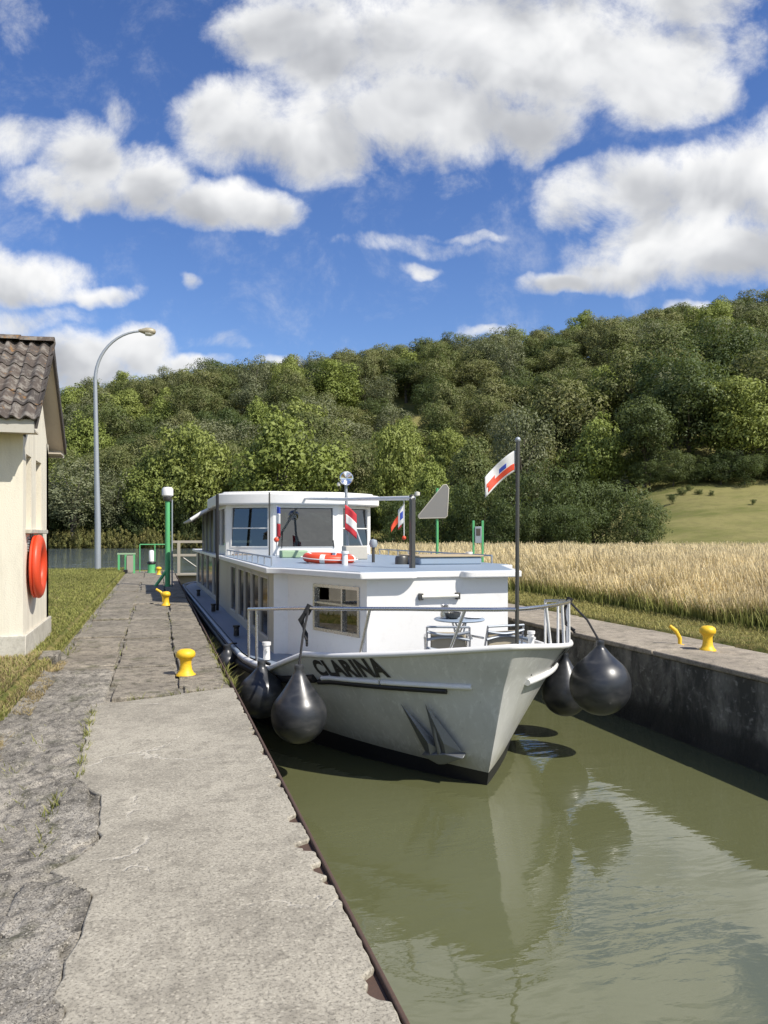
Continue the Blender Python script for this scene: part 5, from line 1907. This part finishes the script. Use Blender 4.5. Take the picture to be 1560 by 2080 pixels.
def plant(kd, X, Y, h, wscale, label, group, name="tree", z=None, cat=None, var=None):
    cm, tm = KINDS[kd][random.randrange(len(KINDS[kd])) if var is None else var]
    t = bpy.data.objects.new(name, None)
    COL.objects.link(t)
    t.empty_display_size = 0.5
    t.location = (X, Y, float(ground_z(X, Y)) if z is None else z)
    t.rotation_euler = (0, 0, random.random() * 6.28)
    t.scale = (h * wscale, h * wscale, h)
    tag(t, label, cat or ("bush" if "bush" in name else "tree"), group)
    for nm, me in (("crown", cm), ("trunk", tm)):
        o_ = bpy.data.objects.new(nm, me)
        COL.objects.link(o_)
        o_.parent = t
    return t


def tree_px(kd, px, top, d, wpx, label, group=None, name="tree", var=None, zoff=0.0):
    """tree standing d metres off at a bearing, its height from the angle of its top"""
    X, Y = at(px, d)
    z = float(ground_z(X, Y))
    h = 1.5 + (1088 - top) * d / 1563 - z
    hwid = {"bright": .46, "mid": .34, "grey": .36, "dark": .38, "bush": .75, "reed": .8}[kd]
    ws = (wpx * d / 1563 / 2) / (hwid * h) * 0.95
    return plant(kd, X, Y, h + zoff, ws, label, group, name, z - zoff, var=var)


# far bank row
tree_px("bright", 562, 822, 113, 245, "large round bright green tree right behind the wheelhouse", var=0)
tree_px("bright", 392, 862, 117, 200, "bright green tree just left of the large round one", var=1)
tree_px("bright", 310, 905, 116, 150, "lower bright green tree behind the green signal post")
tree_px("grey", 150, 935, 114, 190, "grey green willow-like tree beside the hut roof")
tree_px("grey", 235, 955, 116, 120, "grey green tree behind the lamp pole")
tree_px("mid", 470, 900, 124, 110, "slender mid green tree between the two bright ones")
tree_px("mid", 700, 880, 120, 130, "dark tree right of the searchlight")
tree_px("bright", 800, 860, 112, 130, "yellowish green tree above the lowered mast", var=1)
tree_px("bright", 880, 925, 92, 130, "bright tree behind the slanted sign board", var=0)
tree_px("mid", 960, 880, 104, 130, "mid green tree left of the bow flag")
tree_px("grey", 1060, 830, 118, 150, "pale tree above the bow flag staff")
tree_px("bright", 1215, 835, 104, 170, "pale bright green tree over the big dark bush", var=0)
tree_px("mid", 1150, 750, 130, 190, "tall round crowned tree above the bow flag")
tree_px("dark", 1310, 790, 98, 150, "dark tree at the left edge of the hill meadow")
tree_px("dark", 1400, 715, 101, 200, "tall dark tree standing over the top of the meadow")
tree_px("mid", 1330, 660, 138, 170, "tall tree on the ridge left of the meadow")
tree_px("bright", 1505, 765, 98, 215, "broad bright tree at the top edge of the meadow", var=1)
tree_px("mid", 1600, 700, 101, 210, "tall tree at the right picture edge above the meadow")
tree_px("dark", 1470, 640, 132, 190, "dark ridge tree above the broad bright tree")
tree_px("dark", 1690, 780, 97, 190, "dark tree just beyond the right picture edge")
# bush mass on the right bank
BG = "dark bushes behind the straw field"
for (px, tp, d, w, lab) in ((985, 960, 62, 190, "dark bush left of the bow flag staff"), (1095, 932, 60, 230, "tallest dark bush right behind the bow flag staff"),
                            (1205, 950, 61, 220, "dark bush right of the bow flag staff"), (1295, 1005, 58, 150, "rightmost dark bush beside the hill meadow"),
                            (900, 985, 66, 170, "dark bush behind the slanted sign board"), (820, 1000, 74, 150, "dark bush behind the mast tabernacle"),
                            (1150, 1010, 57, 170, "low bush in front of the tallest bush"), (1050, 1020, 58, 150, "low bush at the foot of the flag staff")):
    tree_px("bush", px, tp, d, w, lab, BG, "bush")
for q, (px, tp, d, w) in enumerate(((1180, 985, 84, 60), (1385, 990, 90, 26), (1420, 993, 90, 22), (1365, 1000, 86, 22), (1445, 995, 89, 14), (1400, 984, 92, 18), (1530, 1012, 84, 12))):
    tree_px("bush", px, tp, d, w, "small dark shrub dotted on the hill meadow", "small shrubs on the meadow", "bush")
for q in range(7):
    px = 1320 + q * 48
    tree_px("bush", px, 925 + random.uniform(-18, 14), 95.5 + random.uniform(-1.5, 1.5), 105, "dark undergrowth bush along the wood's edge above the meadow", "undergrowth along the meadow edge", "bush")
# dark undergrowth on the far bank and pale reeds in front of it
for q in range(17):
    px = 70 + q * 45 + random.uniform(-12, 12)
    tree_px("bush", px, 1000 + random.uniform(-20, 22), 117 + random.uniform(-2, 2), 110, "dark undergrowth bush on the far river bank", "undergrowth on the far bank", "bush")
for q in range(30):
    px = 85 + q * 12.5 + random.uniform(-5, 5)
    tree_px("reed", px, 1078 + random.uniform(-10, 8), 112.3 + random.uniform(-1, 1), 34, "low yellow green waterside bush on the far bank", "waterside bushes on the far bank", "bush")
# wooded hillside
HG = "trees of the wooded hillside"
HL = {"mid": "mid green broadleaf tree in the wooded hillside", "grey": "grey green thin crowned tree in the wooded hillside",
      "dark": "dark green dense tree in the wooded hillside", "bright": "fresh green rounded tree in the wooded hillside"}
d = 108.0
row = 0
while d < 262:
    sp = 9.2 if d < 150 else (10.6 if d < 205 else 8.4)
    q0, q1 = -0.56, 0.60
    r = q0 * d + (row % 2) * sp / 2
    while r < q1 * d:
        rr_, dd_ = r + random.uniform(-2.2, 2.2), d + random.uniform(-2.8, 2.8)
        X, Y = rd(rr_, dd_)
        qq = rr_ / dd_
        z = float(hill(X, Y))
        keep = not (qq <= 0.34 and dd_ < 122)
        if qq > 0.34 and dd_ < 106:
            keep = False
        if dd_ > 246:
            keep = False
        if keep:
            kd = random.choices(["mid", "grey", "dark", "bright"], [0.50, 0.18, 0.18, 0.14])[0]
            h = random.uniform(10.0, 18.0) if dd_ < 212 else random.uniform(11.5, 13.8)
            plant(kd, X, Y, h, random.uniform(0.85, 1.45) * 13.5 / h, HL[kd], HG)
        r += sp * random.uniform(0.85, 1.2)
    d += sp * 1.12
    row += 1
print("objects", len(bpy.data.objects))
